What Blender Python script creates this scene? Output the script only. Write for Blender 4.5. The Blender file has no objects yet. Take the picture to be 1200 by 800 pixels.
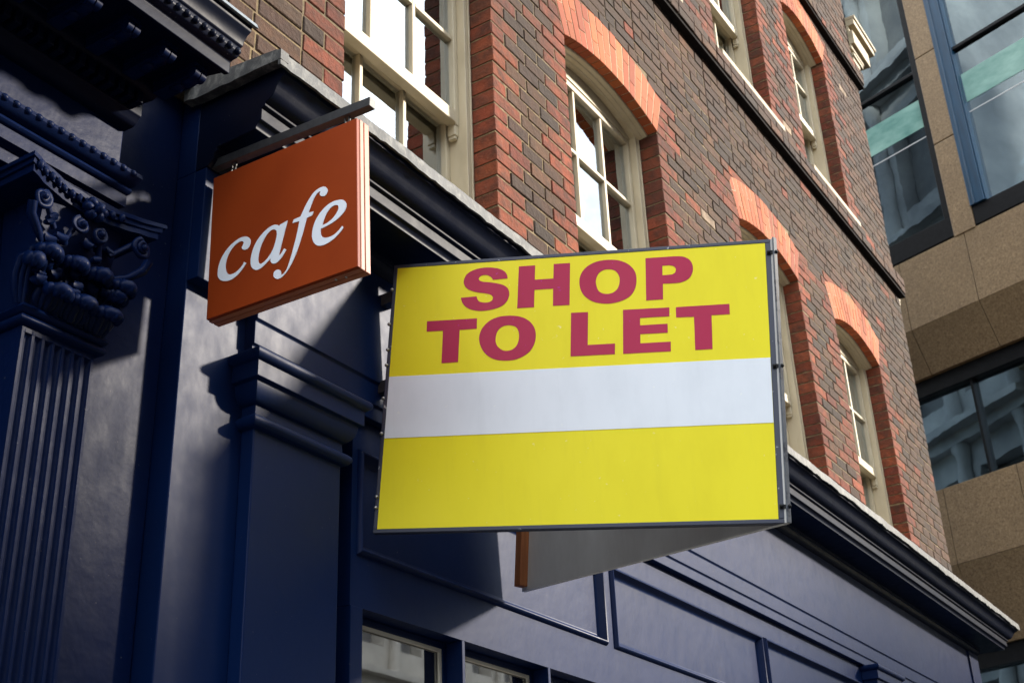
import bpy, bmesh, math, random
from mathutils import Vector, Matrix, noise
random.seed(11)
sc = bpy.context.scene
COL = sc.collection
# ------------------------------------------------------------------ helpers
class MB:
    """collects faces, links them as ONE mesh object"""
    def __init__(s): s.v = []; s.f = []; s.m = []; s.c = []
    def add(s, vs, fs, mi=0, col=None):
        b = len(s.v); s.v += [tuple(p) for p in vs]
        s.c += [col or (1, 1, 1)] * len(vs)
        for f in fs: s.f.append([b + i for i in f]); s.m.append(mi)
    def box(s, x0, x1, y0, y1, z0, z1, mi=0, col=None):
        s.add([(x0,y0,z0),(x1,y0,z0),(x1,y1,z0),(x0,y1,z0),(x0,y0,z1),(x1,y0,z1),(x1,y1,z1),(x0,y1,z1)],
              [(0,3,2,1),(4,5,6,7),(0,1,5,4),(1,2,6,5),(2,3,7,6),(3,0,4,7)], mi, col)
    def obox(s, o, a, b, c, mi=0, col=None):
        """box from corner o spanned by vectors a, b, c"""
        o, a, b, c = map(Vector, (o, a, b, c))
        s.add([o,o+a,o+a+b,o+b,o+c,o+a+c,o+a+b+c,o+b+c],
              [(0,3,2,1),(4,5,6,7),(0,1,5,4),(1,2,6,5),(2,3,7,6),(3,0,4,7)], mi, col)
    def sweep(s, prof, stations, mi=0, caps=True):
        """closed profile [(p, z)] carried through stations f(p) -> (x, y)"""
        n = len(prof); b = []
        for st in stations:
            b.append([(*st(p), z) for p, z in prof])
        vs = [p for r in b for p in r]; fs = []
        for k in range(len(stations) - 1):
            for i in range(n):
                j = (i + 1) % n
                fs.append((k*n+i, (k+1)*n+i, (k+1)*n+j, k*n+j))
        if caps:
            fs.append(tuple(range(n))); fs.append(tuple((len(stations)-1)*n + i for i in reversed(range(n))))
        s.add(vs, fs, mi)
    def tube(s, pts, r, n=8, mi=0, caps=True):
        pts = [Vector(p) for p in pts]; rs = r if isinstance(r, (list, tuple)) else [r]*len(pts)
        vs = []; fs = []
        ref = None
        for i, p in enumerate(pts):
            d = (pts[min(i+1, len(pts)-1)] - pts[max(i-1, 0)]).normalized()
            if ref is None: ref = d.orthogonal().normalized()
            u = (ref - d*ref.dot(d)).normalized(); w = d.cross(u); ref = u
            for k in range(n):
                a = 2*math.pi*k/n; vs.append(p + (u*math.cos(a) + w*math.sin(a))*rs[i])
        for i in range(len(pts)-1):
            for k in range(n):
                j = (k+1) % n; fs.append((i*n+k, i*n+j, (i+1)*n+j, (i+1)*n+k))
        if caps: fs.append(tuple(reversed(range(n)))); fs.append(tuple((len(pts)-1)*n + k for k in range(n)))
        s.add(vs, fs, mi)
    def ball(s, c, rx, ry, rz, rot=None, nu=14, nv=9, bump=0.0, mi=0):
        c = Vector(c); vs = []; fs = []
        for j in range(nv+1):
            t = math.pi*j/nv
            for i in range(nu):
                a = 2*math.pi*i/nu
                q = Vector((math.sin(t)*math.cos(a), math.sin(t)*math.sin(a), math.cos(t)))
                k = 1 + bump*math.cos(5*a)*math.sin(t)
                q = Vector((q.x*rx*k, q.y*ry*k, q.z*rz))
                if rot is not None: q = rot @ q
                vs.append(c + q)
        for j in range(nv):
            for i in range(nu):
                k = (i+1) % nu; fs.append((j*nu+i, (j+1)*nu+i, (j+1)*nu+k, j*nu+k))
        s.add(vs, fs, mi)
    def build(s, name, mats, parent=None, smooth=None, bevel=0.0, colours=False, seg=2):
        me = bpy.data.meshes.new(name)
        off = wloc(parent)
        me.from_pydata([(Vector(v) - off) for v in s.v], [], s.f)
        if not isinstance(mats, (list, tuple)): mats = [mats]
        for m in mats: me.materials.append(m)
        for p, mi in zip(me.polygons, s.m): p.material_index = mi
        if colours:
            ca = me.color_attributes.new('tint', 'FLOAT_COLOR', 'POINT')
            for i, c in enumerate(s.c): ca.data[i].color = (c[0], c[1], c[2], 1)
        bm = bmesh.new(); bm.from_mesh(me)
        bmesh.ops.recalc_face_normals(bm, faces=bm.faces); bm.to_mesh(me); bm.free()
        if smooth:
            me.polygons.foreach_set('use_smooth', [True]*len(me.polygons))
            me.set_sharp_from_angle(angle=math.radians(smooth))
        me.update()
        o = bpy.data.objects.new(name, me); COL.objects.link(o)
        if parent: o.parent = parent
        if bevel:
            md = o.modifiers.new('edge', 'BEVEL'); md.width = bevel; md.segments = seg
            md.limit_method = 'ANGLE'; md.angle_limit = math.radians(35); md.harden_normals = False
        return o
def wloc(o):
    v = Vector((0,0,0))
    while o is not None: v += o.location; o = o.parent
    return v
def tag(o, label=None, cat=None, group=None, kind=None):
    if label: o['label'] = label
    if cat: o['category'] = cat
    if group: o['group'] = group
    if kind: o['kind'] = kind
    return o
def thing(name, loc, label, cat, group=None):
    o = bpy.data.objects.new(name, None); COL.objects.link(o); o.location = loc
    o.empty_display_size = .2
    return tag(o, label, cat, group)

# ------------------------------------------------------------------ materials
def mat(name, base, rough=.6, spec=.5, metal=0.0):
    m = bpy.data.materials.new(name); m.use_nodes = True
    nt = m.node_tree; b = nt.nodes['Principled BSDF']
    b.inputs['Base Color'].default_value = (*base, 1); b.inputs['Roughness'].default_value = rough
    b.inputs['Metallic'].default_value = metal; b.inputs['Specular IOR Level'].default_value = spec
    return m, nt, b
def N(nt, t, **kw):
    n = nt.nodes.new(t)
    for k, v in kw.items():
        if hasattr(n, k): setattr(n, k, v)
        else: n.inputs[k].default_value = v
    return n
def coords(nt, scale=(1,1,1)):
    tc = N(nt, 'ShaderNodeTexCoord'); mp = N(nt, 'ShaderNodeMapping'); mp.inputs['Scale'].default_value = scale
    nt.links.new(tc.outputs['Object'], mp.inputs['Vector']); return mp.outputs['Vector']
def nz(nt, vec, scale, detail=4, rough=.55, dist=0.0):
    n = N(nt, 'ShaderNodeTexNoise'); n.inputs['Scale'].default_value = scale; n.inputs['Detail'].default_value = detail
    n.inputs['Roughness'].default_value = rough; n.inputs['Distortion'].default_value = dist
    nt.links.new(vec, n.inputs['Vector']); return n.outputs['Fac']
def ramp(nt, fac, stops):
    r = N(nt, 'ShaderNodeValToRGB'); e = r.color_ramp.elements
    while len(e) < len(stops): e.new(.5)
    for i, (p, c) in enumerate(stops): e[i].position = p; e[i].color = (*c, 1) if len(c) == 3 else c
    nt.links.new(fac, r.inputs['Fac']); return r.outputs['Color']
def mix(nt, fac, a, b, mode='MIX'):
    m = N(nt, 'ShaderNodeMix'); m.data_type = 'RGBA'; m.blend_type = mode
    for s, x in ((m.inputs['Factor'], fac), (m.inputs['A'], a), (m.inputs['B'], b)):
        if hasattr(x, 'is_linked'): nt.links.new(x, s)
        else: s.default_value = x if not isinstance(x, tuple) else (*x, 1)
    for i in m.inputs:
        pass
    return m
def mixc(nt, fac, a, b, mode='MIX'):
    m = N(nt, 'ShaderNodeMix'); m.data_type = 'RGBA'; m.blend_type = mode
    I = {0: m.inputs[0], 1: m.inputs[6], 2: m.inputs[7]}
    for k, x in ((0, fac), (1, a), (2, b)):
        if isinstance(x, (int, float)): I[k].default_value = x
        elif isinstance(x, tuple): I[k].default_value = (*x, 1)
        else: nt.links.new(x, I[k])
    return m.outputs[2]
def bump(nt, b, h, strength=.3, dist=.01, prev=None):
    n = N(nt, 'ShaderNodeBump'); n.inputs['Strength'].default_value = strength; n.inputs['Distance'].default_value = dist
    nt.links.new(h, n.inputs['Height'])
    if prev is not None: nt.links.new(prev, n.inputs['Normal'])
    nt.links.new(n.outputs['Normal'], b.inputs['Normal']); return n.outputs['Normal']
def rng(nt, fac, a, b, c=0, d=1):
    n = N(nt, 'ShaderNodeMapRange'); n.inputs['From Min'].default_value = a; n.inputs['From Max'].default_value = b
    n.inputs['To Min'].default_value = c; n.inputs['To Max'].default_value = d
    nt.links.new(fac, n.inputs['Value']); return n.outputs['Result']

def navy(name, base, dust, r0, r1, lump, streak, spec=.3):
    m, nt, b = mat(name, base, .45)
    v = coords(nt); vs = coords(nt, (3, 3, 1.6))
    big = nz(nt, v, 2.3, 5, .6); fine = nz(nt, v, 38, 5, .6); st = nz(nt, vs, 6, 4, .6)
    c = mixc(nt, rng(nt, big, .48, .85, 0, .8), base, dust)
    c = mixc(nt, rng(nt, st, .62, .88, 0, .4), c, dust)
    b.inputs['Specular IOR Level'].default_value = spec
    chips = nz(nt, v, 95, 2, .5)
    c = mixc(nt, rng(nt, chips, .74, .78, 0, .35), c, (.16, .15, .15))
    nt.links.new(c, b.inputs['Base Color'])
    nt.links.new(rng(nt, st, .3, .75, r0, r1), b.inputs['Roughness'])
    n1 = bump(nt, b, nz(nt, v, 9, 3, .5), lump, .012)
    n2 = bump(nt, b, fine, lump*.55, .004, n1)
    bump(nt, b, st, streak, .003, n2)
    return m
M = {}
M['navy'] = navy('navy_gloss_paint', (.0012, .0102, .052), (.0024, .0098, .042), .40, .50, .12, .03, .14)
M['navy_dark'] = navy('darker_navy_paint', (.0006, .0030, .014), (.0016, .0036, .012), .40, .50, .14, .03, .10)  # darker navy, used on both cornices
M['navy_old'] = navy('old_navy_paint', (.0009, .0064, .036), (.0035, .0082, .028), .40, .52, .32, .04, .085)

def brickmat(name, mortar=False):
    m, nt, b = mat(name, (.2, .1, .07), .85, .25)
    v = coords(nt)
    f = nz(nt, v, 60, 6, .65); g = nz(nt, v, 14, 5, .6); big = nz(nt, v, 1.3, 4, .6)
    if mortar:
        c = ramp(nt, g, [(.34, (.046, .032, .017)), (.52, (.15, .108, .055)), (.72, (.31, .235, .13))])
        c = mixc(nt, rng(nt, big, .42, .75, 0, .6), c, (.11, .09, .065))
    else:
        at = N(nt, 'ShaderNodeAttribute'); at.attribute_name = 'tint'
        c = mixc(nt, rng(nt, g, .40, .68, 0, .75), at.outputs['Color'], (.030, .019, .013))
        c = mixc(nt, rng(nt, f, .60, .78, 0, .50), c, (.20, .14, .095))
        c = mixc(nt, rng(nt, f, .22, .40, .6, 0), c, (.02, .016, .016))
        c = mixc(nt, rng(nt, big, .42, .72, 0, .62), c, (.034, .023, .016))
    nt.links.new(c, b.inputs['Base Color'])
    n1 = bump(nt, b, f, .75, .007)
    bump(nt, b, g, .7, .014, n1)
    return m
M['brick'] = brickmat('stock_brick'); M['mortar'] = brickmat('lime_mortar', True)
def rubmat():
    m, nt, b = mat('rubbed_red_brick', (.4, .12, .06), .8, .25)
    v = coords(nt); at = N(nt, 'ShaderNodeAttribute'); at.attribute_name = 'tint'
    f = nz(nt, v, 55, 5, .6); g = nz(nt, v, 9, 4, .6)
    c = mixc(nt, rng(nt, g, .5, .8, 0, .4), at.outputs['Color'], (.16, .05, .03))
    c = mixc(nt, rng(nt, f, .62, .8, 0, .4), c, (.55, .33, .22))
    nt.links.new(c, b.inputs['Base Color']); bump(nt, b, f, .35, .004); return m
M['rubbed'] = rubmat()
def noisy(name, a, c2, scale, rough=.6, spec=.4, bstr=.2, bdist=.004, lo=.35, hi=.7, stretch=(1,1,1), metal=0.0):
    m, nt, b = mat(name, a, rough, spec, metal)
    v = coords(nt, stretch); g = nz(nt, v, scale, 6, .62)
    nt.links.new(mixc(nt, rng(nt, g, lo, hi), a, c2), b.inputs['Base Color'])
    if bstr: bump(nt, b, g, bstr, bdist)
    return m
M['putty'] = noisy('lime_putty', (.42, .33, .22), (.28, .20, .13), 30, .9, .2, .2)
M['string_shade'] = noisy('shaded_underside', (.010, .009, .009), (.022, .019, .018), 18, .95, .1, .3)  # near-black colour stands for the shade below the string courses
M['cream'] = noisy('cream_gloss_paint', (.50, .43, .295), (.40, .335, .22), 9, .42, .45, .12, .003, .45, .8, (1, 1, .35))
M['cream_stone'] = noisy('painted_stone', (.36, .30, .19), (.24, .19, .12), 12, .6, .3, .2)
def leadmat():
    m, nt, b = mat('weathered_lead', (.3, .31, .32), .62, .4)
    v = coords(nt, (1, 1, .6)); g = nz(nt, v, 26, 7, .7, .4); h = nz(nt, v, 5, 4, .6)
    c = ramp(nt, g, [(.30, (.030, .031, .033)), (.50, (.055, .056, .055)), (.62, (.13, .128, .118)), (.78, (.23, .22, .19))])
    c = mixc(nt, rng(nt, h, .45, .7, 0, .5), c, (.12, .123, .12))
    nt.links.new(c, b.inputs['Base Color']); bump(nt, b, g, .6, .006); return m
M['lead'] = leadmat()
M['lead_blue'] = noisy('pale_blue_lead', (.17, .20, .22), (.09, .11, .13), 14, .55, .4, .3, .004)
def glass(name, tint, base, ior, wav, wsc=2.2, refl=(1, 1, 1)):
    m = bpy.data.materials.new(name); m.use_nodes = True; nt = m.node_tree; nt.nodes.clear()
    out = N(nt, 'ShaderNodeOutputMaterial'); mx = N(nt, 'ShaderNodeMixShader')
    tr = N(nt, 'ShaderNodeBsdfTransparent'); tr.inputs['Color'].default_value = (*tint, 1)
    gl = N(nt, 'ShaderNodeBsdfGlossy'); gl.inputs['Roughness'].default_value = .015; gl.inputs['Color'].default_value = (*refl, 1)
    fr = N(nt, 'ShaderNodeFresnel'); fr.inputs['IOR'].default_value = ior
    v = coords(nt); h = nz(nt, v, wsc, 3, .5)
    bp = N(nt, 'ShaderNodeBump'); bp.inputs['Strength'].default_value = wav; bp.inputs['Distance'].default_value = .02
    nt.links.new(h, bp.inputs['Height']); nt.links.new(bp.outputs['Normal'], gl.inputs['Normal'])
    nt.links.new(rng(nt, fr.outputs['Fac'], 0, 1, base, 1), mx.inputs['Fac'])
    nt.links.new(tr.outputs[0], mx.inputs[1]); nt.links.new(gl.outputs[0], mx.inputs[2])
    nt.links.new(mx.outputs[0], out.inputs['Surface']); return m
M['glass'] = glass('old_window_glass', (.82, .85, .86), .35, 1.55, .16, 1.7, (.90, .96, 1.0))
M['shop_glass'] = glass('shop_glass', (.92, .92, .86), .24, 1.5, .012)
M['office_glass'] = glass('tinted_office_glass', (.34, .42, .43), .24, 1.6, .12, 1.3, (.66, .86, 1.0))
def granite():
    m, nt, b = mat('brown_granite', (.2, .15, .1), .55, .4)
    v = coords(nt); sp = nz(nt, v, 42, 6, .75); g = nz(nt, v, 1.6, 5, .6); pl = nz(nt, v, 150, 2, .5)
    c = ramp(nt, sp, [(.30, (.066, .040, .018)), (.5, (.185, .120, .058)), (.68, (.30, .21, .115))])
    c = mixc(nt, rng(nt, g, .35, .7, 0, .45), c, (.120, .076, .036))
    c = mixc(nt, rng(nt, pl, .66, .74, 0, .6), c, (.55, .48, .36))
    nt.links.new(c, b.inputs['Base Color']); bump(nt, b, sp, .15, .004); return m
M['granite'] = granite()
M['black'] = noisy('black_metal', (.003, .0034, .004), (.007, .0075, .009), 20, .45, .15, .05)
M['iron'] = noisy('black_iron', (.016, .017, .019), (.035, .036, .038), 60, .48, .5, .12, .001)
M['blue_metal'] = noisy('blue_window_metal', (.006, .045, .095), (.004, .028, .06), 5, .35, .5, 0, stretch=(4, 4, .5))
M['room'] = noisy('dim_room', (.09, .09, .088), (.05, .05, .05), 2, .9, .1, 0)
M['curtain'] = noisy('pale_curtain', (.72, .73, .73), (.55, .56, .57), 10, .9, .1, 0, stretch=(3, 3, .2))
M['blind'] = noisy('pale_blind', (.66, .62, .52), (.56, .52, .43), 3, .8, .2, 0)
M['orange'] = noisy('orange_sign_paint', (.290, .043, .0065), (.240, .034, .0055), 4, .40, .22, .02, .001)
M['orange_edge'] = noisy('orange_edge_paint', (.46, .16, .075), (.40, .12, .05), 8, .34, .5, .02, .001)
M['white_vinyl'] = mat('white_vinyl', (.78, .81, .86), .4)[0]
def boardmat(name, a, dirt, amt):
    m, nt, b = mat(name, a, .45, .14)
    v = coords(nt, (1, 1, .45)); g = nz(nt, v, 7, 6, .65); s = nz(nt, coords(nt), 55, 3, .6)
    c = mixc(nt, rng(nt, g, .45, .8, 0, amt), a, dirt)
    rs = nz(nt, coords(nt, (5, 5, .35)), 5, 5, .65)
    c = mixc(nt, rng(nt, rs, .55, .85, 0, .16), c, tuple(x*.72+.02 for x in dirt))
    c = mixc(nt, rng(nt, s, .70, .74, 0, .5), c, (min(a[0]*1.2, .9), min(a[1]*1.2, .9), max(a[2], .45)))
    nt.links.new(c, b.inputs['Base Color']); bump(nt, b, g, .05, .002)
    nt.links.new(rng(nt, g, .3, .7, .38, .5), b.inputs['Roughness']); return m
M['yellow'] = boardmat('yellow_board', (.80, .70, .018), (.70, .60, .02), .6)
M['board_white'] = boardmat('white_board', (.74, .78, .82), (.64, .68, .72), .7)
M['red_vinyl'] = boardmat('red_vinyl', (.41, .022, .072), (.36, .018, .062), .5)
def wornnavy():
    m, nt, b = mat('worn_navy_frame', (.016, .022, .045), .5)
    g = nz(nt, coords(nt, (1, 1, 1)), 34, 5, .7); h = nz(nt, coords(nt), 4, 3, .5)
    c = mixc(nt, rng(nt, g, .64, .67), (.016, .022, .045), (.55, .57, .58))
    c = mixc(nt, rng(nt, h, .4, .6), (.016, .022, .045), c)
    nt.links.new(c, b.inputs['Base Color']); bump(nt, b, g, .1, .002); return m
M['frame_navy'] = wornnavy()
M['edge_grey'] = noisy('worn_grey_edge', (.085, .095, .11), (.018, .022, .034), 26, .5, .4, .2, .002, .52, .62)
M['back_grey'] = noisy('grey_board_back', (.60, .60, .585), (.44, .435, .42), 5, .55, .35, .1, .002, .35, .7, (1, 1, .4))
M['wood'] = noisy('orange_wood', (.36, .13, .045), (.20, .065, .022), 26, .6, .3, .25, .002, .35, .65, (1, 1, .08))
M['steel'] = mat('dull_steel', (.35, .34, .32), .4, .5, .9)[0]
M['stone'] = noisy('portland_stone', (.66, .63, .57), (.48, .46, .41), 1.6, .8, .2, .2, .01)
M['stone_mid'] = noisy('weathered_stone', (.56, .55, .53), (.24, .24, .25), .7, .8, .2, .2, .01)
M['stone_dark'] = noisy('sooty_stone', (.17, .17, .175), (.24, .235, .23), 3, .8, .2, .1)
M['stone_cool'] = noisy('dark_brick_opposite', (.075, .055, .045), (.05, .04, .035), 3, .9, .2, .2)
M['teal'] = noisy('teal_panel', (.06, .17, .15), (.24, .40, .35), 1.3, .12, .5, 0, stretch=(1, 1, 2.5))
M['asphalt'] = noisy('asphalt', (.05, .05, .052), (.035, .035, .036), 40, .9, .2, .3)
M['paving'] = noisy('york_stone', (.14, .13, .115), (.10, .09, .08), 6, .85, .2, .2)
M['sealant'] = mat('pale_trim', (.5, .5, .5), .4)[0]
GZ = -1.65      # street level, camera at z = 0
SKY, SUN, CLOUD, EXPO = .10, 4.6, 25.0, 1.06
BOARD_LETTERS = {'S': [[(0.3913,0.8420),(0.3902,0.8473),(0.3892,0.8526),(0.3873,0.8577),(0.3844,0.8624),(0.3807,0.8669),(0.3761,0.8710),(0.3705,0.8747),(0.3640,0.8779),(0.3567,0.8807),(0.3484,0.8830),(0.3392,0.8848),(0.3296,0.8861),(0.3196,0.8868),(0.3091,0.8870),(0.2989,0.8863),(0.2889,0.8846),(0.2791,0.8819),(0.2704,0.8787),(0.2631,0.8750),(0.2569,0.8707),(0.2518,0.8654),(0.2478,0.8584),(0.2448,0.8505),(0.2433,0.8431),(0.2434,0.8369),(0.2449,0.8313),(0.2472,0.8261),(0.2501,0.8213),(0.2538,0.8169),(0.2583,0.8129),(0.2635,0.8094),(0.2694,0.8062),(0.2760,0.8034),(0.2833,0.8008),(0.2913,0.7985),(0.2992,0.7965),(0.3072,0.7949),(0.3152,0.7936),(0.3223,0.7920),(0.3283,0.7901),(0.3335,0.7880),(0.3378,0.7856),(0.3408,0.7827),(0.3429,0.7794),(0.3450,0.7761),(0.3424,0.7660),(0.3388,0.7637),(0.3353,0.7614),(0.3313,0.7598),(0.3266,0.7591),(0.3214,0.7591),(0.3162,0.7596),(0.3108,0.7605),(0.3054,0.7619),(0.3008,0.7639),(0.2974,0.7667),(0.2948,0.7700),(0.2927,0.7735),(0.2913,0.7769),(0.2904,0.7804),(0.2895,0.7839),(0.2369,0.7822),(0.2382,0.7770),(0.2395,0.7718),(0.2415,0.7666),(0.2443,0.7614),(0.2477,0.7563),(0.2518,0.7516),(0.2564,0.7474),(0.2617,0.7437),(0.2677,0.7403),(0.2749,0.7373),(0.2828,0.7347),(0.2908,0.7327),(0.2982,0.7313),(0.3055,0.7306),(0.3137,0.7304),(0.3233,0.7308),(0.3338,0.7318),(0.3438,0.7333),(0.3531,0.7353),(0.3619,0.7377),(0.3699,0.7409),(0.3769,0.7449),(0.3831,0.7497),(0.3882,0.7548),(0.3921,0.7605),(0.3949,0.7666),(0.3969,0.7725),(0.3981,0.7781),(0.3985,0.7835),(0.3982,0.7888),(0.3975,0.7939),(0.3961,0.7988),(0.3939,0.8035),(0.3908,0.8079),(0.3869,0.8121),(0.3821,0.8158),(0.3765,0.8189),(0.3701,0.8217),(0.3628,0.8242),(0.3544,0.8267),(0.3451,0.8290),(0.3358,0.8311),(0.3263,0.8327),(0.3167,0.8341),(0.3089,0.8355),(0.3036,0.8370),(0.2999,0.8386),(0.2972,0.8405),(0.2955,0.8428),(0.2946,0.8453),(0.2938,0.8478),(0.2951,0.8506),(0.2964,0.8534),(0.2984,0.8558),(0.3016,0.8576),(0.3055,0.8589),(0.3097,0.8596),(0.3142,0.8597),(0.3189,0.8592),(0.3232,0.8582),(0.3269,0.8567),(0.3302,0.8546),(0.3330,0.8525),(0.3354,0.8503),(0.3374,0.8480),(0.3390,0.8458),(0.3400,0.8439),(0.3406,0.8420),(0.3412,0.8402)]], 'H': [[(0.4271,0.8826),(0.4812,0.8828),(0.4816,0.8306),(0.5427,0.8304),(0.5426,0.8832),(0.5965,0.8825),(0.5973,0.7324),(0.5434,0.7331),(0.5428,0.7940),(0.4815,0.7941),(0.4818,0.7324),(0.4265,0.7323)]], 'O': [[(0.6278,0.8126),(0.6283,0.8220),(0.6299,0.8314),(0.6330,0.8404),(0.6377,0.8491),(0.6438,0.8574),(0.6512,0.8647),(0.6601,0.8710),(0.6703,0.8764),(0.6812,0.8805),(0.6930,0.8832),(0.7056,0.8845),(0.7181,0.8849),(0.7306,0.8844),(0.7432,0.8828),(0.7549,0.8801),(0.7657,0.8762),(0.7757,0.8711),(0.7847,0.8650),(0.7927,0.8577),(0.7997,0.8494),(0.8052,0.8406),(0.8088,0.8316),(0.8109,0.8221),(0.8119,0.8122),(0.8118,0.8015),(0.8106,0.7902),(0.8082,0.7797),(0.8046,0.7700),(0.7999,0.7610),(0.7937,0.7531),(0.7858,0.7465),(0.7765,0.7410),(0.7665,0.7365),(0.7556,0.7331),(0.7440,0.7307),(0.7326,0.7293),(0.7217,0.7289),(0.7111,0.7295),(0.7007,0.7309),(0.6905,0.7331),(0.6805,0.7361),(0.6710,0.7404),(0.6618,0.7462),(0.6530,0.7533),(0.6456,0.7607),(0.6400,0.7682),(0.6357,0.7760),(0.6324,0.7844),(0.6299,0.7935),(0.6283,0.8031)], [(0.6814,0.8063),(0.6815,0.8136),(0.6826,0.8203),(0.6844,0.8264),(0.6867,0.8319),(0.6895,0.8369),(0.6930,0.8411),(0.6972,0.8446),(0.7019,0.8473),(0.7068,0.8493),(0.7117,0.8505),(0.7167,0.8510),(0.7220,0.8508),(0.7277,0.8501),(0.7336,0.8487),(0.7390,0.8464),(0.7437,0.8432),(0.7479,0.8391),(0.7514,0.8343),(0.7542,0.8288),(0.7564,0.8225),(0.7578,0.8161),(0.7582,0.8094),(0.7579,0.8025),(0.7569,0.7959),(0.7555,0.7898),(0.7534,0.7839),(0.7506,0.7787),(0.7468,0.7740),(0.7421,0.7698),(0.7370,0.7666),(0.7313,0.7646),(0.7250,0.7635),(0.7188,0.7633),(0.7125,0.7639),(0.7062,0.7652),(0.7005,0.7676),(0.6957,0.7708),(0.6915,0.7749),(0.6880,0.7805),(0.6850,0.7884),(0.6827,0.7976)]], 'P': [[(0.8409,0.8813),(0.8581,0.8814),(0.8753,0.8815),(0.8918,0.8815),(0.9080,0.8815),(0.9235,0.8815),(0.9370,0.8811),(0.9477,0.8804),(0.9563,0.8792),(0.9640,0.8770),(0.9712,0.8733),(0.9775,0.8685),(0.9826,0.8629),(0.9864,0.8565),(0.9891,0.8494),(0.9906,0.8421),(0.9911,0.8346),(0.9904,0.8269),(0.9888,0.8196),(0.9863,0.8126),(0.9828,0.8060),(0.9782,0.8003),(0.9722,0.7957),(0.9652,0.7920),(0.9579,0.7892),(0.9512,0.7875),(0.9443,0.7867),(0.9355,0.7863),(0.9235,0.7863),(0.9096,0.7867),(0.8957,0.7871),(0.8955,0.7323),(0.8422,0.7319)], [(0.8946,0.8507),(0.8989,0.8507),(0.9032,0.8508),(0.9073,0.8508),(0.9111,0.8509),(0.9147,0.8510),(0.9185,0.8505),(0.9231,0.8494),(0.9280,0.8477),(0.9320,0.8454),(0.9345,0.8423),(0.9361,0.8386),(0.9377,0.8349),(0.9348,0.8235),(0.9321,0.8215),(0.9294,0.8196),(0.9262,0.8181),(0.9225,0.8174),(0.9185,0.8171),(0.9136,0.8170),(0.9076,0.8169),(0.9009,0.8169),(0.8942,0.8169)]], 'L': [[(0.6028,0.7044),(0.6573,0.7033),(0.6577,0.5895),(0.7439,0.5898),(0.7436,0.5536),(0.6036,0.5537)]], 'E': [[(0.7688,0.7040),(0.9147,0.7029),(0.9143,0.6724),(0.8226,0.6724),(0.8225,0.6469),(0.9082,0.6474),(0.9087,0.6168),(0.8233,0.6167),(0.8231,0.5857),(0.9175,0.5859),(0.9175,0.5533),(0.7694,0.5531)]], 'T2': [[(0.9351,0.7025),(1.1004,0.7028),(1.1006,0.6678),(1.0448,0.6675),(1.0448,0.5536),(0.9920,0.5533),(0.9905,0.6656),(0.9350,0.6672)]], 'T1': [[(0.1270,0.7047),(0.2948,0.7046),(0.2958,0.6682),(0.2388,0.6673),(0.2395,0.5548),(0.1850,0.5539),(0.1832,0.6679),(0.1282,0.6680)]], 'O2': [[(0.3052,0.6280),(0.3049,0.6369),(0.3058,0.6455),(0.3078,0.6538),(0.3108,0.6619),(0.3148,0.6698),(0.3199,0.6772),(0.3261,0.6841),(0.3334,0.6905),(0.3416,0.6960),(0.3508,0.7004),(0.3608,0.7038),(0.3713,0.7062),(0.3822,0.7075),(0.3936,0.7078),(0.4050,0.7073),(0.4165,0.7061),(0.4281,0.7041),(0.4388,0.7011),(0.4485,0.6971),(0.4573,0.6921),(0.4653,0.6862),(0.4725,0.6793),(0.4788,0.6714),(0.4838,0.6630),(0.4873,0.6540),(0.4895,0.6445),(0.4905,0.6348),(0.4904,0.6249),(0.4892,0.6149),(0.4869,0.6054),(0.4837,0.5966),(0.4795,0.5882),(0.4741,0.5806),(0.4673,0.5737),(0.4594,0.5676),(0.4508,0.5623),(0.4417,0.5580),(0.4319,0.5546),(0.4217,0.5522),(0.4108,0.5511),(0.3995,0.5510),(0.3885,0.5517),(0.3782,0.5528),(0.3683,0.5546),(0.3587,0.5577),(0.3492,0.5623),(0.3401,0.5682),(0.3319,0.5749),(0.3249,0.5825),(0.3190,0.5909),(0.3140,0.5997),(0.3100,0.6090),(0.3070,0.6186)], [(0.3594,0.6288),(0.3598,0.6351),(0.3608,0.6420),(0.3624,0.6485),(0.3647,0.6542),(0.3676,0.6595),(0.3711,0.6640),(0.3754,0.6676),(0.3805,0.6703),(0.3857,0.6723),(0.3911,0.6735),(0.3968,0.6739),(0.4025,0.6737),(0.4084,0.6728),(0.4142,0.6712),(0.4194,0.6690),(0.4237,0.6662),(0.4272,0.6627),(0.4302,0.6584),(0.4326,0.6530),(0.4345,0.6467),(0.4356,0.6401),(0.4360,0.6329),(0.4357,0.6254),(0.4349,0.6183),(0.4336,0.6120),(0.4318,0.6062),(0.4292,0.6009),(0.4257,0.5961),(0.4214,0.5919),(0.4167,0.5886),(0.4115,0.5863),(0.4059,0.5849),(0.4002,0.5844),(0.3946,0.5846),(0.3889,0.5857),(0.3834,0.5878),(0.3779,0.5913),(0.3725,0.5958),(0.3681,0.6005),(0.3650,0.6052),(0.3627,0.6100),(0.3611,0.6148),(0.3600,0.6193),(0.3594,0.6237)]]}
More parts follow.
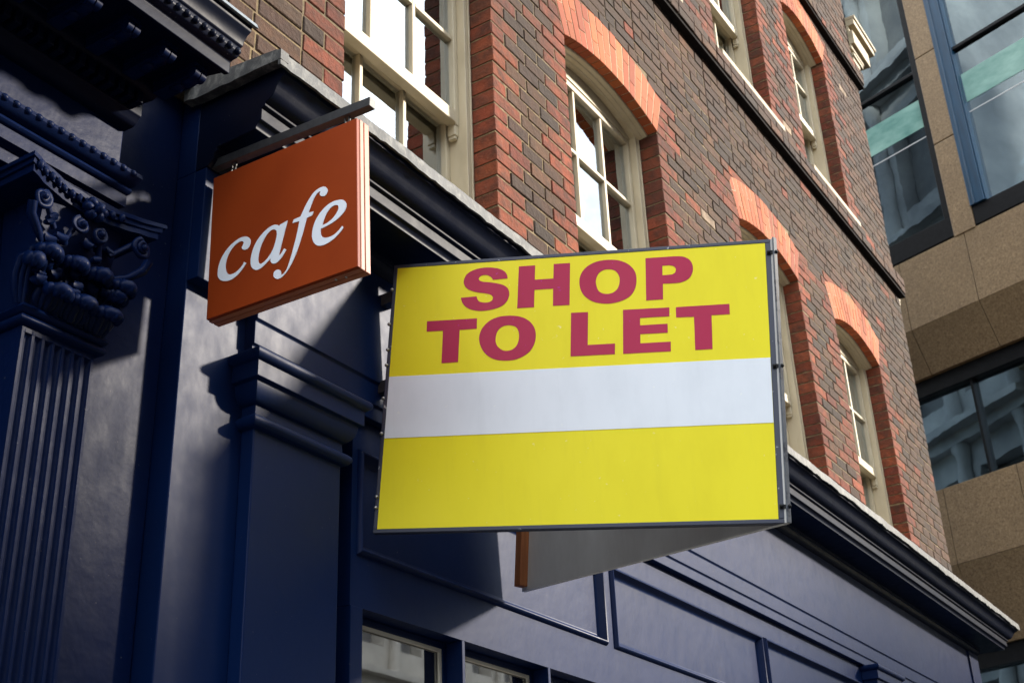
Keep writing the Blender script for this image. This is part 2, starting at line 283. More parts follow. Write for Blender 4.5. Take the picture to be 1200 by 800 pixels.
CAFE_LETTERS = {'c': [[(0.1369,0.1344),(0.1288,0.1400),(0.1260,0.1363),(0.1231,0.1326),(0.1197,0.1291),(0.1153,0.1257),(0.1103,0.1225),(0.1053,0.1199),(0.1003,0.1180),(0.0953,0.1166),(0.0904,0.1159),(0.0855,0.1159),(0.0807,0.1167),(0.0763,0.1181),(0.0725,0.1202),(0.0691,0.1230),(0.0661,0.1265),(0.0635,0.1309),(0.0614,0.1360),(0.0598,0.1414),(0.0587,0.1471),(0.0582,0.1531),(0.0584,0.1592),(0.0593,0.1653),(0.0610,0.1714),(0.0632,0.1773),(0.0661,0.1831),(0.0696,0.1888),(0.0734,0.1938),(0.0775,0.1981),(0.0819,0.2019),(0.0863,0.2050),(0.0905,0.2075),(0.0947,0.2093),(0.0986,0.2106),(0.1022,0.2114),(0.1056,0.2118),(0.1088,0.2116),(0.1118,0.2108),(0.1146,0.2096),(0.1169,0.2081),(0.1186,0.2064),(0.1198,0.2044),(0.1211,0.2024),(0.1201,0.2005),(0.1191,0.1987),(0.1180,0.1968),(0.1169,0.1950),(0.1157,0.1932),(0.1145,0.1914),(0.1150,0.1892),(0.1154,0.1871),(0.1166,0.1850),(0.1188,0.1829),(0.1218,0.1808),(0.1249,0.1793),(0.1282,0.1786),(0.1317,0.1783),(0.1352,0.1781),(0.1377,0.1796),(0.1402,0.1811),(0.1423,0.1832),(0.1441,0.1864),(0.1456,0.1902),(0.1464,0.1941),(0.1464,0.1980),(0.1458,0.2019),(0.1443,0.2057),(0.1419,0.2094),(0.1387,0.2130),(0.1351,0.2161),(0.1312,0.2185),(0.1269,0.2203),(0.1222,0.2217),(0.1170,0.2227),(0.1114,0.2233),(0.1051,0.2230),(0.0979,0.2218),(0.0901,0.2199),(0.0824,0.2172),(0.0749,0.2138),(0.0674,0.2096),(0.0603,0.2046),(0.0535,0.1985),(0.0470,0.1916),(0.0416,0.1843),(0.0375,0.1768),(0.0344,0.1689),(0.0322,0.1610),(0.0307,0.1530),(0.0300,0.1450),(0.0301,0.1377),(0.0308,0.1315),(0.0322,0.1261),(0.0346,0.1211),(0.0380,0.1165),(0.0424,0.1123),(0.0474,0.1086),(0.0532,0.1053),(0.0596,0.1026),(0.0663,0.1006),(0.0731,0.0995),(0.0800,0.0992),(0.0869,0.0998),(0.0937,0.1013),(0.1004,0.1036),(0.1067,0.1066),(0.1125,0.1103),(0.1180,0.1147),(0.1232,0.1194),(0.1280,0.1242),(0.1324,0.1293)]], 'a': [[(0.2782,0.2204),(0.2509,0.2158),(0.2492,0.2129),(0.2465,0.2149),(0.2438,0.2170),(0.2408,0.2188),(0.2374,0.2204),(0.2336,0.2218),(0.2295,0.2226),(0.2250,0.2228),(0.2200,0.2226),(0.2146,0.2215),(0.2084,0.2196),(0.2018,0.2169),(0.1952,0.2136),(0.1887,0.2095),(0.1822,0.2048),(0.1763,0.1995),(0.1709,0.1936),(0.1661,0.1872),(0.1619,0.1803),(0.1586,0.1728),(0.1559,0.1648),(0.1540,0.1569),(0.1526,0.1491),(0.1519,0.1413),(0.1521,0.1339),(0.1532,0.1271),(0.1551,0.1206),(0.1580,0.1149),(0.1623,0.1097),(0.1676,0.1051),(0.1727,0.1018),(0.1769,0.1001),(0.1809,0.0996),(0.1854,0.0999),(0.1905,0.1008),(0.1960,0.1024),(0.2023,0.1052),(0.2096,0.1095),(0.2177,0.1149),(0.2258,0.1203),(0.2258,0.1177),(0.2258,0.1151),(0.2264,0.1124),(0.2277,0.1094),(0.2295,0.1064),(0.2321,0.1038),(0.2358,0.1017),(0.2403,0.1001),(0.2447,0.0994),(0.2487,0.0999),(0.2525,0.1014),(0.2566,0.1037),(0.2612,0.1069),(0.2659,0.1109),(0.2703,0.1153),(0.2739,0.1199),(0.2772,0.1249),(0.2804,0.1298),(0.2721,0.1359),(0.2696,0.1323),(0.2671,0.1287),(0.2646,0.1256),(0.2623,0.1234),(0.2600,0.1218),(0.2577,0.1202),(0.2567,0.1200),(0.2556,0.1199),(0.2570,0.1289),(0.2624,0.1533),(0.2703,0.1868)], [(0.2307,0.2087),(0.2341,0.2068),(0.2371,0.2040),(0.2402,0.2012),(0.2411,0.1972),(0.2420,0.1932),(0.2423,0.1884),(0.2418,0.1823),(0.2406,0.1753),(0.2390,0.1680),(0.2369,0.1603),(0.2343,0.1522),(0.2311,0.1449),(0.2271,0.1385),(0.2224,0.1329),(0.2177,0.1279),(0.2130,0.1237),(0.2082,0.1202),(0.2037,0.1175),(0.1995,0.1158),(0.1956,0.1150),(0.1916,0.1141),(0.1836,0.1196),(0.1823,0.1239),(0.1810,0.1282),(0.1803,0.1335),(0.1805,0.1404),(0.1814,0.1483),(0.1828,0.1563),(0.1848,0.1641),(0.1875,0.1720),(0.1907,0.1795),(0.1947,0.1866),(0.1993,0.1934),(0.2040,0.1990),(0.2087,0.2033),(0.2136,0.2065),(0.2182,0.2086),(0.2226,0.2096),(0.2268,0.2096)]], 'f': [[(0.2963,0.2056),(0.2995,0.2153),(0.3237,0.2169),(0.3273,0.2237),(0.3309,0.2305),(0.3345,0.2370),(0.3379,0.2431),(0.3414,0.2489),(0.3454,0.2548),(0.3503,0.2612),(0.3556,0.2677),(0.3611,0.2732),(0.3665,0.2773),(0.3719,0.2804),(0.3774,0.2826),(0.3831,0.2840),(0.3888,0.2846),(0.3941,0.2844),(0.3987,0.2835),(0.4028,0.2818),(0.4064,0.2796),(0.4095,0.2767),(0.4120,0.2731),(0.4137,0.2696),(0.4143,0.2663),(0.4140,0.2629),(0.4138,0.2596),(0.4080,0.2531),(0.4048,0.2530),(0.4016,0.2529),(0.3984,0.2534),(0.3951,0.2551),(0.3919,0.2574),(0.3894,0.2597),(0.3881,0.2618),(0.3876,0.2640),(0.3871,0.2661),(0.3901,0.2715),(0.3887,0.2720),(0.3872,0.2725),(0.3853,0.2724),(0.3825,0.2716),(0.3792,0.2702),(0.3759,0.2679),(0.3729,0.2647),(0.3699,0.2607),(0.3670,0.2559),(0.3641,0.2501),(0.3613,0.2436),(0.3586,0.2372),(0.3562,0.2311),(0.3539,0.2250),(0.3517,0.2190),(0.3691,0.2172),(0.3655,0.2061),(0.3463,0.2049),(0.3435,0.1930),(0.3407,0.1812),(0.3377,0.1694),(0.3344,0.1577),(0.3309,0.1461),(0.3272,0.1348),(0.3234,0.1238),(0.3193,0.1132),(0.3150,0.1031),(0.3103,0.0935),(0.3053,0.0845),(0.3002,0.0765),(0.2951,0.0695),(0.2899,0.0635),(0.2847,0.0584),(0.2792,0.0543),(0.2737,0.0511),(0.2686,0.0489),(0.2643,0.0478),(0.2604,0.0477),(0.2565,0.0485),(0.2523,0.0504),(0.2481,0.0533),(0.2447,0.0563),(0.2425,0.0594),(0.2411,0.0627),(0.2404,0.0659),(0.2405,0.0689),(0.2414,0.0717),(0.2422,0.0746),(0.2516,0.0784),(0.2551,0.0771),(0.2587,0.0757),(0.2617,0.0739),(0.2641,0.0712),(0.2660,0.0681),(0.2673,0.0651),(0.2676,0.0625),(0.2673,0.0601),(0.2669,0.0577),(0.2752,0.0572),(0.2790,0.0603),(0.2828,0.0635),(0.2864,0.0683),(0.2898,0.0756),(0.2931,0.0845),(0.2964,0.0944),(0.2996,0.1052),(0.3028,0.1169),(0.3059,0.1291),(0.3091,0.1420),(0.3123,0.1555),(0.3151,0.1685),(0.3173,0.1806),(0.3190,0.1922),(0.3208,0.2038)]], 'e': [[(0.4706,0.1383),(0.4756,0.1316),(0.4714,0.1275),(0.4671,0.1233),(0.4624,0.1194),(0.4569,0.1156),(0.4508,0.1120),(0.4445,0.1088),(0.4378,0.1061),(0.4309,0.1039),(0.4239,0.1023),(0.4168,0.1014),(0.4096,0.1011),(0.4029,0.1017),(0.3968,0.1032),(0.3911,0.1057),(0.3860,0.1089),(0.3815,0.1131),(0.3775,0.1181),(0.3742,0.1236),(0.3717,0.1294),(0.3698,0.1357),(0.3687,0.1422),(0.3683,0.1489),(0.3687,0.1559),(0.3697,0.1629),(0.3712,0.1699),(0.3734,0.1770),(0.3765,0.1840),(0.3808,0.1911),(0.3861,0.1980),(0.3919,0.2043),(0.3983,0.2098),(0.4053,0.2146),(0.4124,0.2185),(0.4192,0.2213),(0.4261,0.2230),(0.4333,0.2240),(0.4413,0.2241),(0.4496,0.2233),(0.4569,0.2221),(0.4626,0.2205),(0.4672,0.2184),(0.4713,0.2158),(0.4749,0.2125),(0.4780,0.2086),(0.4802,0.2046),(0.4816,0.2006),(0.4821,0.1964),(0.4818,0.1922),(0.4806,0.1880),(0.4785,0.1838),(0.4754,0.1797),(0.4711,0.1757),(0.4659,0.1719),(0.4598,0.1683),(0.4528,0.1649),(0.4451,0.1618),(0.4370,0.1592),(0.4282,0.1574),(0.4191,0.1562),(0.4114,0.1553),(0.4061,0.1547),(0.4022,0.1545),(0.3983,0.1542),(0.3980,0.1505),(0.3978,0.1468),(0.3980,0.1430),(0.3989,0.1389),(0.4002,0.1348),(0.4021,0.1311),(0.4045,0.1280),(0.4075,0.1254),(0.4110,0.1232),(0.4152,0.1214),(0.4200,0.1201),(0.4253,0.1193),(0.4313,0.1191),(0.4377,0.1195),(0.4438,0.1206),(0.4494,0.1227),(0.4548,0.1256),(0.4596,0.1287),(0.4636,0.1318),(0.4671,0.1350)], [(0.4029,0.1636),(0.4078,0.1636),(0.4126,0.1636),(0.4179,0.1644),(0.4240,0.1663),(0.4304,0.1689),(0.4363,0.1721),(0.4414,0.1758),(0.4459,0.1801),(0.4496,0.1844),(0.4524,0.1887),(0.4544,0.1931),(0.4555,0.1971),(0.4553,0.2005),(0.4542,0.2034),(0.4531,0.2064),(0.4501,0.2080),(0.4470,0.2097),(0.4435,0.2106),(0.4391,0.2107),(0.4343,0.2101),(0.4295,0.2083),(0.4248,0.2051),(0.4202,0.2007),(0.4161,0.1959),(0.4128,0.1908),(0.4100,0.1853),(0.4076,0.1798),(0.4058,0.1744),(0.4043,0.1690)]]}
# ------------------------------------------------------------------ street (below and behind the camera)
g = MB(); g.box(-400, 400, -400, 400, GZ-.5, GZ-.13); tag(g.build('road', M['asphalt']), kind='structure')
g = MB(); g.box(-60, 12, -2.9, .6, GZ-.13, GZ); tag(g.build('pavement', M['paving'], bevel=.01), kind='structure')

# ------------------------------------------------------------------ brick building
BT = 9.7; BX0, BX1 = .3, 10.42
building = thing('brick_building', (6.3, 1.5, GZ), 'dark brown brick terrace with red arches and cream sash windows', 'building')
SPR1, SPR2 = 4.255, 7.2
#        x0     x1    sill  spring rise  rail  bar
OPEN = [(2.85, 3.848, 2.44, SPR1, .09, 3.385, 3.80), (4.525, 5.545, 2.44, SPR1, .09, 3.385, 3.80),
        (6.67, 7.66, 2.44, SPR1, .09, 3.385, 3.80), (8.37, 9.36, 2.44, SPR1, .10, 3.385, 3.80),
        (6.68, 7.67, 5.53, SPR2, .12, 6.44, 6.86), (8.35, 9.31, 5.53, SPR2, .12, 6.44, 6.86),
        (5.0, 5.98, 5.53, SPR2, .12, 6.44, 6.86)]
RING = .285
def arc(o):
    x0, x1, zs, sp, rise = o[:5]; w = (x1-x0)/2; R = (w*w + rise*rise)/(2*rise)
    return (x0+x1)/2, w, R, sp + rise - R, math.asin(w/R)
def block(o, z):
    """x-interval taken by an opening with its arch ring at height z"""
    x0, x1, zs, sp = o[:4]; xc, w, R, zc, th = arc(o)
    if z < zs - 1e-6: return None
    if z <= sp: return (x0, x1)
    ze = zc + (R+RING)*math.cos(th)
    if z <= ze: h = w + (z-sp)*math.tan(th)
    elif z < zc + R + RING: h = math.sqrt(max((R+RING)**2 - (z-zc)**2, 0))
    else: return None
    return (xc-h, xc+h)
STOCK = [(.068,.033,.018),(.054,.027,.016),(.080,.038,.019),(.041,.023,.015),(.094,.042,.021),(.061,.031,.018),(.034,.021,.015)]
REDS = [(.190,.043,.017),(.160,.034,.015),(.220,.053,.021),(.138,.030,.015),(.200,.049,.022)]
def jit(c, a=.16):
    k = 1 + random.uniform(-a, a); return tuple(min(1, x*k*(1+random.uniform(-.05,.05))) for x in c)
def brick(mb, a0, a1, b0, b1, z0, z1, col, yf=0.0, depth=.115):
    """one brick: left edge x a0 (bottom) / a1 (top), right edge b0 / b1; chamfered, slightly uneven"""
    r = random.uniform
    y = yf - r(.0, .0045); ch = r(.002, .0042)
    j = lambda: r(-.0016, .0016)
    F = [(a0+ch+j(), y+r(-.001,.001), z0+ch+j()), (b0-ch+j(), y+r(-.001,.001), z0+ch+j()), (b1-ch+j(), y, z1-ch+j()), (a1+ch+j(), y, z1-ch+j())]
    K = [(a0, y+ch, z0), (b0, y+ch, z0), (b1, y+ch, z1), (a1, y+ch, z1)]
    B = [(a0, yf+depth, z0), (b0, yf+depth, z0), (b1, yf+depth, z1), (a1, yf+depth, z1)]
    mb.add(F+K+B, [(0,1,2,3),(0,4,5,1),(1,5,6,2),(2,6,7,3),(3,7,4,0),(4,8,9,5),(5,9,10,6),(6,10,11,7),(7,11,8,4)], 0, col)
S_, H_, J = .215, .1025, .0105
def layout(L, par, rnd):
    l = S_ if par else H_; r = S_ if (par ^ rnd) else H_
    mid = L - l - r - 2*J
    if mid < .05: return [L*.5 - J/2]*2 if L > .2 else [L]
    if L < 1.2:
        n = max(1, round(mid/.2)); return [l] + [(mid - J*(n-1))/n]*n + [r]
    seq = []; tot = 0; k = 0
    while True:
        n = (H_ if (k + par) % 2 == 1 else S_)
        if tot + n*.6 > mid and seq: break
        seq.append(n); tot += n + J; k += 1
    sc_ = (mid - J*(len(seq)-1)) / sum(seq)
    return [l] + [s*sc_ for s in seq] + [r]
wall = MB(); z = 2.455; ci = 0
STR = [(5.35, 5.50), (7.63, 7.78)]
while z < BT:
    z1 = z + .0648
    cuts = []
    for o in OPEN:
        b0, b1 = block(o, z), block(o, z1)
        if b0 is None and b1 is None: continue
        xc = (o[0]+o[1])/2
        b0 = b0 or (b1 if z < o[2] else (xc, xc)); b1 = b1 or (xc, xc)
        cuts.append((b0, b1))
    cuts.sort()
    ends = [(BX0, BX0)]
    segs = []
    left = (BX0, BX0, 0)
    for c0, c1 in cuts:
        segs.append((left, (c0[0], c1[0], 1))); left = (c0[1], c1[1], 1)
    segs.append((left, (BX1, BX1, 0)))
    for (a0, a1, qa), (b0, b1, qb) in segs:
        am = max(a0, a1); bm = min(b0, b1)
        if qa == 1: am = (a0+a1)/2
        if qb == 1: bm = (b0+b1)/2
        lens = layout(bm-am, ci % 2, 1); x = am
        for k, ln in enumerate(lens):
            first, last = k == 0, k == len(lens)-1
            red = (first and qa) or (last and qb)
            if not red: red = random.random() < (.05 if (bm-am) < 1.2 else .025)
            if not red and ((k == 1 and qa) or (k == len(lens)-2 and qb)): red = random.random() < .14
            col = jit(random.choice(REDS)) if red else jit(random.choice(STOCK))
            if not red and random.random() < .004: col = (.34, .25, .17)
            xa0 = a0 if first else x; xa1 = a1 if first else x
            xb0 = b0 if last else x+ln; xb1 = b1 if last else x+ln
            if min(xb0-xa0, xb1-xa1) > .004:
                zj = random.uniform(-.0015, .0015)
                brick(wall, xa0, xa1, xb0, xb1, z+zj, z1+zj, col)
            x += ln + J
    z += .075; ci += 1
# mortar body of the wall in upright strips, recessed a few millimetres behind the bricks
xs = sorted(set([BX0, BX1-.004] + [v for o in OPEN for v in (o[0]-.004, o[1]+.004)] +
                [o[0]-.004 + (o[1]-o[0]+.008)*k/16 for o in OPEN for k in range(1, 16)]))
for xa, xb in zip(xs, xs[1:]):
    xm = (xa+xb)/2; voids = []
    for o in OPEN:
        if o[0]-.004 < xm < o[1]+.004:
            xc, w, R, zc, th = arc(o)
            voids.append((o[2], zc + math.sqrt(max(R*R - (xm-xc)**2, 0)) + .022))
    voids.sort(); zz = 2.45
    for v0, v1 in voids + [(BT, BT)]:
        if v0 - zz > .01: wall.box(xa, xb, .0028, .30, zz, v0, 1)
        zz = v1
bw = wall.build('brick_wall', [M['brick'], M['mortar']], building, colours=True)
# side and rear walls, roof
sd = MB(); c = (.10, .07, .058)
sd.box(10.2, 10.412, .3, 3.2, GZ, BT, 0, c); sd.box(BX0, .5, .3, 3.2, GZ, BT, 0, c); sd.box(.5, 10.2, 3.0, 3.2, GZ, BT, 0, c)
sd.build('side_wall', [M['brick']], building, colours=True)
rf = MB(); rf.box(BX0, BX1, .1, 3.2, BT, BT+.12); rf.build('roof', M['lead'], building)
# gauged red arches
for o in OPEN:
    xc, w, R, zc, th = arc(o); mb = MB()
    n = max(12, round(2*th*(R+.14)/.071)); gap = .0042/R
    for k in range(n):
        t0 = -th + 2*th*k/n + gap; t1 = -th + 2*th*(k+1)/n - gap
        sp_ = (.19, .095)[k % 2]
        base = random.choice([(.36,.090,.032),(.30,.072,.027),(.40,.108,.038),(.26,.062,.026),(.34,.100,.040)])
        for r0, r1 in ((R, R+sp_-.002), (R+sp_+.002, R+RING)):
            y = -.003 - random.uniform(0, .003); col = jit(base, .15)
            P = [(xc+r*math.sin(t), zc+r*math.cos(t)) for r, t in ((r0,t0),(r0,t1),(r1,t1),(r1,t0))]
            e = .0016; cx = sum(p[0] for p in P)/4; cz = sum(p[1] for p in P)/4
            Q = [(p[0]+(cx-p[0])*.04, p[1]+(cz-p[1])*.02) for p in P]
            mb.add([(q[0], y, q[1]) for q in Q] + [(p[0], y+e, p[1]) for p in P] + [(p[0], .056, p[1]) for p in P],
                   [(0,1,2,3),(0,4,5,1),(1,5,6,2),(2,6,7,3),(3,7,4,0),(4,8,9,5),(5,9,10,6),(6,10,11,7),(7,11,8,4)], 0, col)
    mb2 = []
    vs = []; fs = []
    for k in range(25):
        t = -th + 2*th*k/24
        for r, y in ((R+.004, -.0025), (R+RING, -.0025), (R+.004, .05)): vs.append((xc+r*math.sin(t), y, zc+r*math.cos(t)))
    for k in range(24): fs += [(3*k, 3*k+3, 3*k+4, 3*k+1), (3*k, 3*k+2, 3*k+5, 3*k+3)]
    mb.add(vs, fs, 1, (.5,.4,.3))
    mb.build('brick_arch', [M['rubbed'], M['putty']], building, colours=True)
# projecting brick string courses
for z0, z1 in STR:
    mb = MB(); mb.box(BX0, BX1+.03, -.056, .004, z0+.004, z1-.004, 1)
    for k in range(2):
        x = BX0 - .1*k; zz = z0 + .075*k
        while x < BX1+.03:
            ln = random.choice((S_, S_, H_)); xb = min(x+ln, BX1+.036)
            col = jit(random.choice(REDS)) if random.random() < .04 else jit(random.choice(STOCK))
            brick(mb, x, x, xb, xb, zz, zz+.0648+.004*(1-k), col, -.062, .068); x += ln + J
    mb.box(BX0, BX1+.045, -.052, .004, z0-.026, z0-.002, 2)  # added dark strip: shade under the course painted into its colour
    mb.build('string_course', [M['brick'], M['mortar'], M['string_shade']], building, colours=True)
# painted stone mouldings along the side street, their profiled ends show past the corner
def side_mould(name, prof, y0=.012):
    mb = MB(); n = len(prof)
    mb.add([(BX1+p, y0, z) for p, z in prof] + [(BX1+p, 3.2, z) for p, z in prof],
           [tuple(range(n)), tuple(reversed(range(n, 2*n)))] + [(i, i+n, (i+1) % n+n, (i+1) % n) for i in range(n)])
    mb.build(name, M['cream_stone'], building)
side_mould('stone_moulding', [(-.03,5.20),(.05,5.22),(.05,5.275),(.085,5.28),(.085,5.33),(.11,5.335),(.11,5.375),(-.03,5.39)])
def side_blocks(name, rows):
    for z0, z1, xo, yf in rows:
        mb = MB(); mb.box(BX1-.03 if yf > 0 else BX1+.0, BX1+xo, yf, 3.2, z0, z1); mb.build(name, M['cream_stone'], building, bevel=.006)
side_blocks('stone_moulding', [(7.70,7.755,.06,.010), (7.765,7.81,.10,-.012), (7.82,7.87,.13,-.03)])
side_blocks('stone_cornice', [(7.94,7.985,.20,-.015), (7.995,8.035,.27,-.03), (8.09,8.14,.36,-.02), (8.14,8.30,.48,-.055), (8.30,8.36,.50,-.025), (8.36,8.43,.62,-.085), (8.43,8.47,.66,-.10)])
side_blocks('stone_moulding', [(8.80,8.9,.08,-.01)])

def window(o, idx):
    x0, x1, zs, sp, rise, rail, hb = o; xc, w, R, zc, th = arc(o)
    hd = sp - .012
    fr = MB()
    for a, b in ((x0+.002, x0+.042), (x1-.042, x1-.002)):
        fr.box(a, b, .116, .262, zs, sp-.002)
    # moulded bead on the face of the box
    for a, b in ((x0+.006, x0+.018), (x1-.018, x1-.006)): fr.box(a, b, .109, .1155, zs, sp-.004)
    fr.box(x0+.042, x1-.042, .150, .262, hd-.006, hd+.03)
    # curved boarded soffit under the arch and the spandrel above the sash
    n = 24; vs = []; fs = []
    ths = th*.997
    ys = (.058, .062, .085, .089, .112, .116, .150); dz = (-.004, -.010, -.010, -.016, -.016, -.022, -.022)
    for k in range(n+1):
        t = -ths + 2*ths*k/n
        for y, d in zip(ys, dz): vs.append((xc+(R+d)*math.sin(t), y, zc+(R+d)*math.cos(t)))
        vs.append((xc+(R+.012)*math.sin(t), .150, zc+(R+.012)*math.cos(t))); vs.append((xc+(R+.012)*math.sin(t), .058, zc+(R+.012)*math.cos(t)))
    q = 9
    for k in range(n):
        for i in range(q): fs.append((k*q+i, (k+1)*q+i, (k+1)*q+(i+1) % q, k*q+(i+1) % q))
    fr.add(vs, fs)
    pl = []
    for k in range(n+1):
        t = -ths + 2*ths*k/n; pl.append((xc+(R-.012)*math.sin(t), zc+(R-.012)*math.cos(t)))
    base = [(x0+.01, hd+.031), (x1-.01, hd+.031)]
    poly = [base[0]] + [p for p in pl if p[1] > hd+.033] + [base[1]]
    m_ = len(poly)
    fr.add([(p[0], .152, p[1]) for p in poly] + [(p[0], .2, p[1]) for p in poly],
           [tuple(range(m_)), tuple(reversed(range(m_, 2*m_)))] + [(i, i+m_, (i+1) % m_+m_, (i+1) % m_) for i in range(m_)])
    win = fr.build('sash_window', M['cream'], building, bevel=.0025)
    gx0, gx1 = x0+.072, x1-.072
    def sash(name, y0, y1, zb, zt, brail, trail, bar, horn):
        s = MB()
        s.box(x0+.0425, gx0, y0, y1, zb, zt); s.box(gx1, x1-.0425, y0, y1, zb, zt)
        s.box(gx0, gx1, y0-.006, y1, zb, zb+brail); s.box(gx0, gx1, y0, y1, zt-trail, zt)
        pw = (gx1-gx0)/3
        for k in (1, 2): s.box(gx0+pw*k-.011, gx0+pw*k+.011, y0+.006, y1-.004, zb+brail, zt-trail)
        for k in range(3):
            s.box(gx0+pw*k+(.011 if k else 0), gx0+pw*(k+1)-(.011 if k < 2 else 0), y0+.006, y1-.004, bar-.011, bar+.011)
        if horn:
            for a, b in ((x0+.0425, gx0), (gx1, x1-.0425)):
                s.box(a, b, y0+.003, y1, zb-.055, zb); s.box(a+.005, b-.005, y0+.006, y1, zb-.072, zb-.055)
        ob = s.build(name, M['cream'], win, bevel=.004)
        p = MB(); yg = (y0+y1)/2 + .006
        p.box(gx0-.004, gx1+.004, yg, yg+.004, zb+.01, zt-.01); p.build('glass_pane', M['glass'], win)
    sash('upper_sash', .156, .198, rail-.05, hd-.007, .062, .036, hb, True)
    sash('lower_sash', .206, .248, zs+.05, rail+.012, .07, .04, (zs+.12+rail)/2, False)
    sl = MB(); ov = .05
    if zs > 5:
        sl.add([(x0-ov, -.062, zs-.035), (x1+ov, -.062, zs-.035), (x1+ov, -.062, zs+.012), (x0-ov, -.062, zs+.012),
                (x0-ov, .0, zs-.035), (x1+ov, .0, zs-.035), (x1+ov, .0, zs+.022), (x0-ov, .0, zs+.022)],
               [(0,1,2,3),(1,5,6,2),(5,4,7,6),(4,0,3,7),(3,2,6,7),(0,4,5,1)])
        sl.box(x0+.002, x1-.002, .001, .27, zs-.02, zs+.05)
    else:
        sl.box(x0+.002, x1-.002, -.03, .27, zs-.03, zs+.05)
    sl.build('window_sill', M['cream_stone'], win, bevel=.004)
    rm = MB(); a, b, c_, d = x0-.2, x1+.2, .302, 1.7
    zt = sp + .4
    rm.add([(a,c_,zs-.2),(b,c_,zs-.2),(b,d,zs-.2),(a,d,zs-.2),(a,c_,zt),(b,c_,zt),(b,d,zt),(a,d,zt)],
           [(0,1,2,3),(4,7,6,5),(1,5,6,2),(2,6,7,3),(3,7,4,0)])
    rm.build('room_lining', M['room'], win)
    if idx in (1, 2, 3, 4, 5):
        cu = MB(); n = 40; vs = []; fs = []
        xa, xb = x1-.42, x1-.03
        for k in range(n+1):
            x = xa + (xb-xa)*k/n; y = .36 + .022*math.sin(k*1.35) + .01*math.sin(k*.5)
            vs += [(x, y, zs), (x, y, sp+.1), (x, y+.004, zs), (x, y+.004, sp+.1)]
        for k in range(n): fs += [(4*k, 4*k+4, 4*k+5, 4*k+1), (4*k+2, 4*k+3, 4*k+7, 4*k+6)]
        cu.add(vs, fs); cu.build('curtain', M['curtain'], win, smooth=60)
for i, o in enumerate(OPEN): window(o, i)
# ------------------------------------------------------------------ navy shopfront
NV = M['navy']; SX0, SX1 = 2.2, 10.43
shop = thing('shopfront', (6.3, 0, GZ), 'plain navy blue painted shopfront with panels and lead topped cornice', 'shopfront')
def run(x0=SX0):
    return [lambda p: (x0, -p), lambda p: (SX1+p, -p), lambda p: (SX1+p, 2.4)]
cor = MB()
cor.sweep([(0,2.165),(.046,2.165),(.060,2.176),(.068,2.188),(.072,2.203),(.080,2.207),(.080,2.219),
           (.231,2.219),(.231,2.226),(.233,2.232),(.240,2.240),(.25,2.245),(.25,2.284),(.262,2.288),(.262,2.299),
           (.275,2.303),(.288,2.312),(.297,2.325),(.303,2.340),(.312,2.354),(.326,2.364),(.335,2.368),(.335,2.416),(0,2.446)], run())
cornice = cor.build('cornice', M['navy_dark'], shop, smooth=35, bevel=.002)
ld = MB(); vs = []; fs = []; xs_ = []
x = SX0-.036
while x < SX1+.36: xs_.append(x); x += .022
q = 7
def drop(x, s=0):
    return 2.377 + .010*noise.noise((x*2.1, s, 0)) + .008*noise.noise((x*9, s+3, 0)) + .005*noise.noise((x*31, s, 7))
for x in xs_:
    b = drop(x); e = .004*noise.noise((x*6, 5, 1)) + .0025*noise.noise((x*30, 2, 1)); t = .004*noise.noise((x*5, 9, 2))
    vs += [(x, .0, 2.470), (x, -.330+e, 2.434+t), (x, -.346+e, 2.424+t), (x, -.350+e*1.5, b), (x, -.340+e*1.5, b+.001), (x, -.3355, 2.418), (x, .0, 2.452)]
for k in range(len(xs_)-1):
    for i in range(q): fs.append((k*q+i, (k+1)*q+i, (k+1)*q+(i+1) % q, k*q+(i+1) % q))
fs += [tuple(range(q)), tuple((len(xs_)-1)*q+i for i in reversed(range(q)))]
ld.add(vs, fs)
vs = []; fs = []; n = 26
for k in range(n+1):
    y = -.350 + .385*k/n; b = 2.392 + (y+.35)*.03 + .007*noise.noise((y*9, 4, 4)) + .004*noise.noise((y*30, 1, 4)); e = .003*noise.noise((y*8, 6, 1))
    zt = 2.426 + (y+.35)*.105
    vs += [(SX0-.037+e, y, b), (SX0-.004, y, b), (SX0-.004, y, zt), (SX0-.037+e, y, zt)]
for k in range(n):
    for i in range(4): fs.append((k*4+i, (k+1)*4+i, (k+1)*4+(i+1) % 4, k*4+(i+1) % 4))
fs += [(0,1,2,3), tuple(n*4+i for i in (3,2,1,0))]
ld.add(vs, fs)
ld.box(SX1+.338, SX1+.348, -.335, 2.4, 2.38, 2.43)
ld.build('lead_flashing', M['lead'], cornice, smooth=50)
fa = MB()
fa.sweep([(0,1.641),(.030,1.641),(.030,1.686),(.034,1.690),(.038,1.691),(.038,1.764),(.043,1.769),(.046,1.770),(.046,2.164),(0,2.164)],
         [lambda p: (SX0+.24, -p), lambda p: (SX1+p, -p), lambda p: (SX1+p, 2.4)])
fa.sweep([(0,1.80),(.044,1.80),(.044,2.163),(0,2.163)], [lambda p: (SX0, -p), lambda p: (SX0+.2395, -p)])
fa.build('fascia', NV, shop, bevel=.0022)
# plain pier and backing boards
pb = MB(); pb.box(SX0, 2.862, 0, .3, GZ, 2.164); pb.box(SX0+.001, 2.9, .001, .3, 2.1645, 2.44); pb.build('pier', NV, shop, bevel=.003)
bk = MB(); bk.box(2.863, 10.40, .10, .16, 1.03, 2.3); bk.box(2.863, 2.935, .10, .16, GZ, 1.03); bk.box(10.15, 10.40, .0, .3, GZ, 1.03); bk.box(10.38, SX1, .17, 2.4, GZ, 2.16)
bk.build('backing_board', NV, shop)
cp = MB(); cp.box(10.20, SX1+.012, -.062, .0, GZ, 2.163); cp.build('corner_post', NV, shop, bevel=.004)
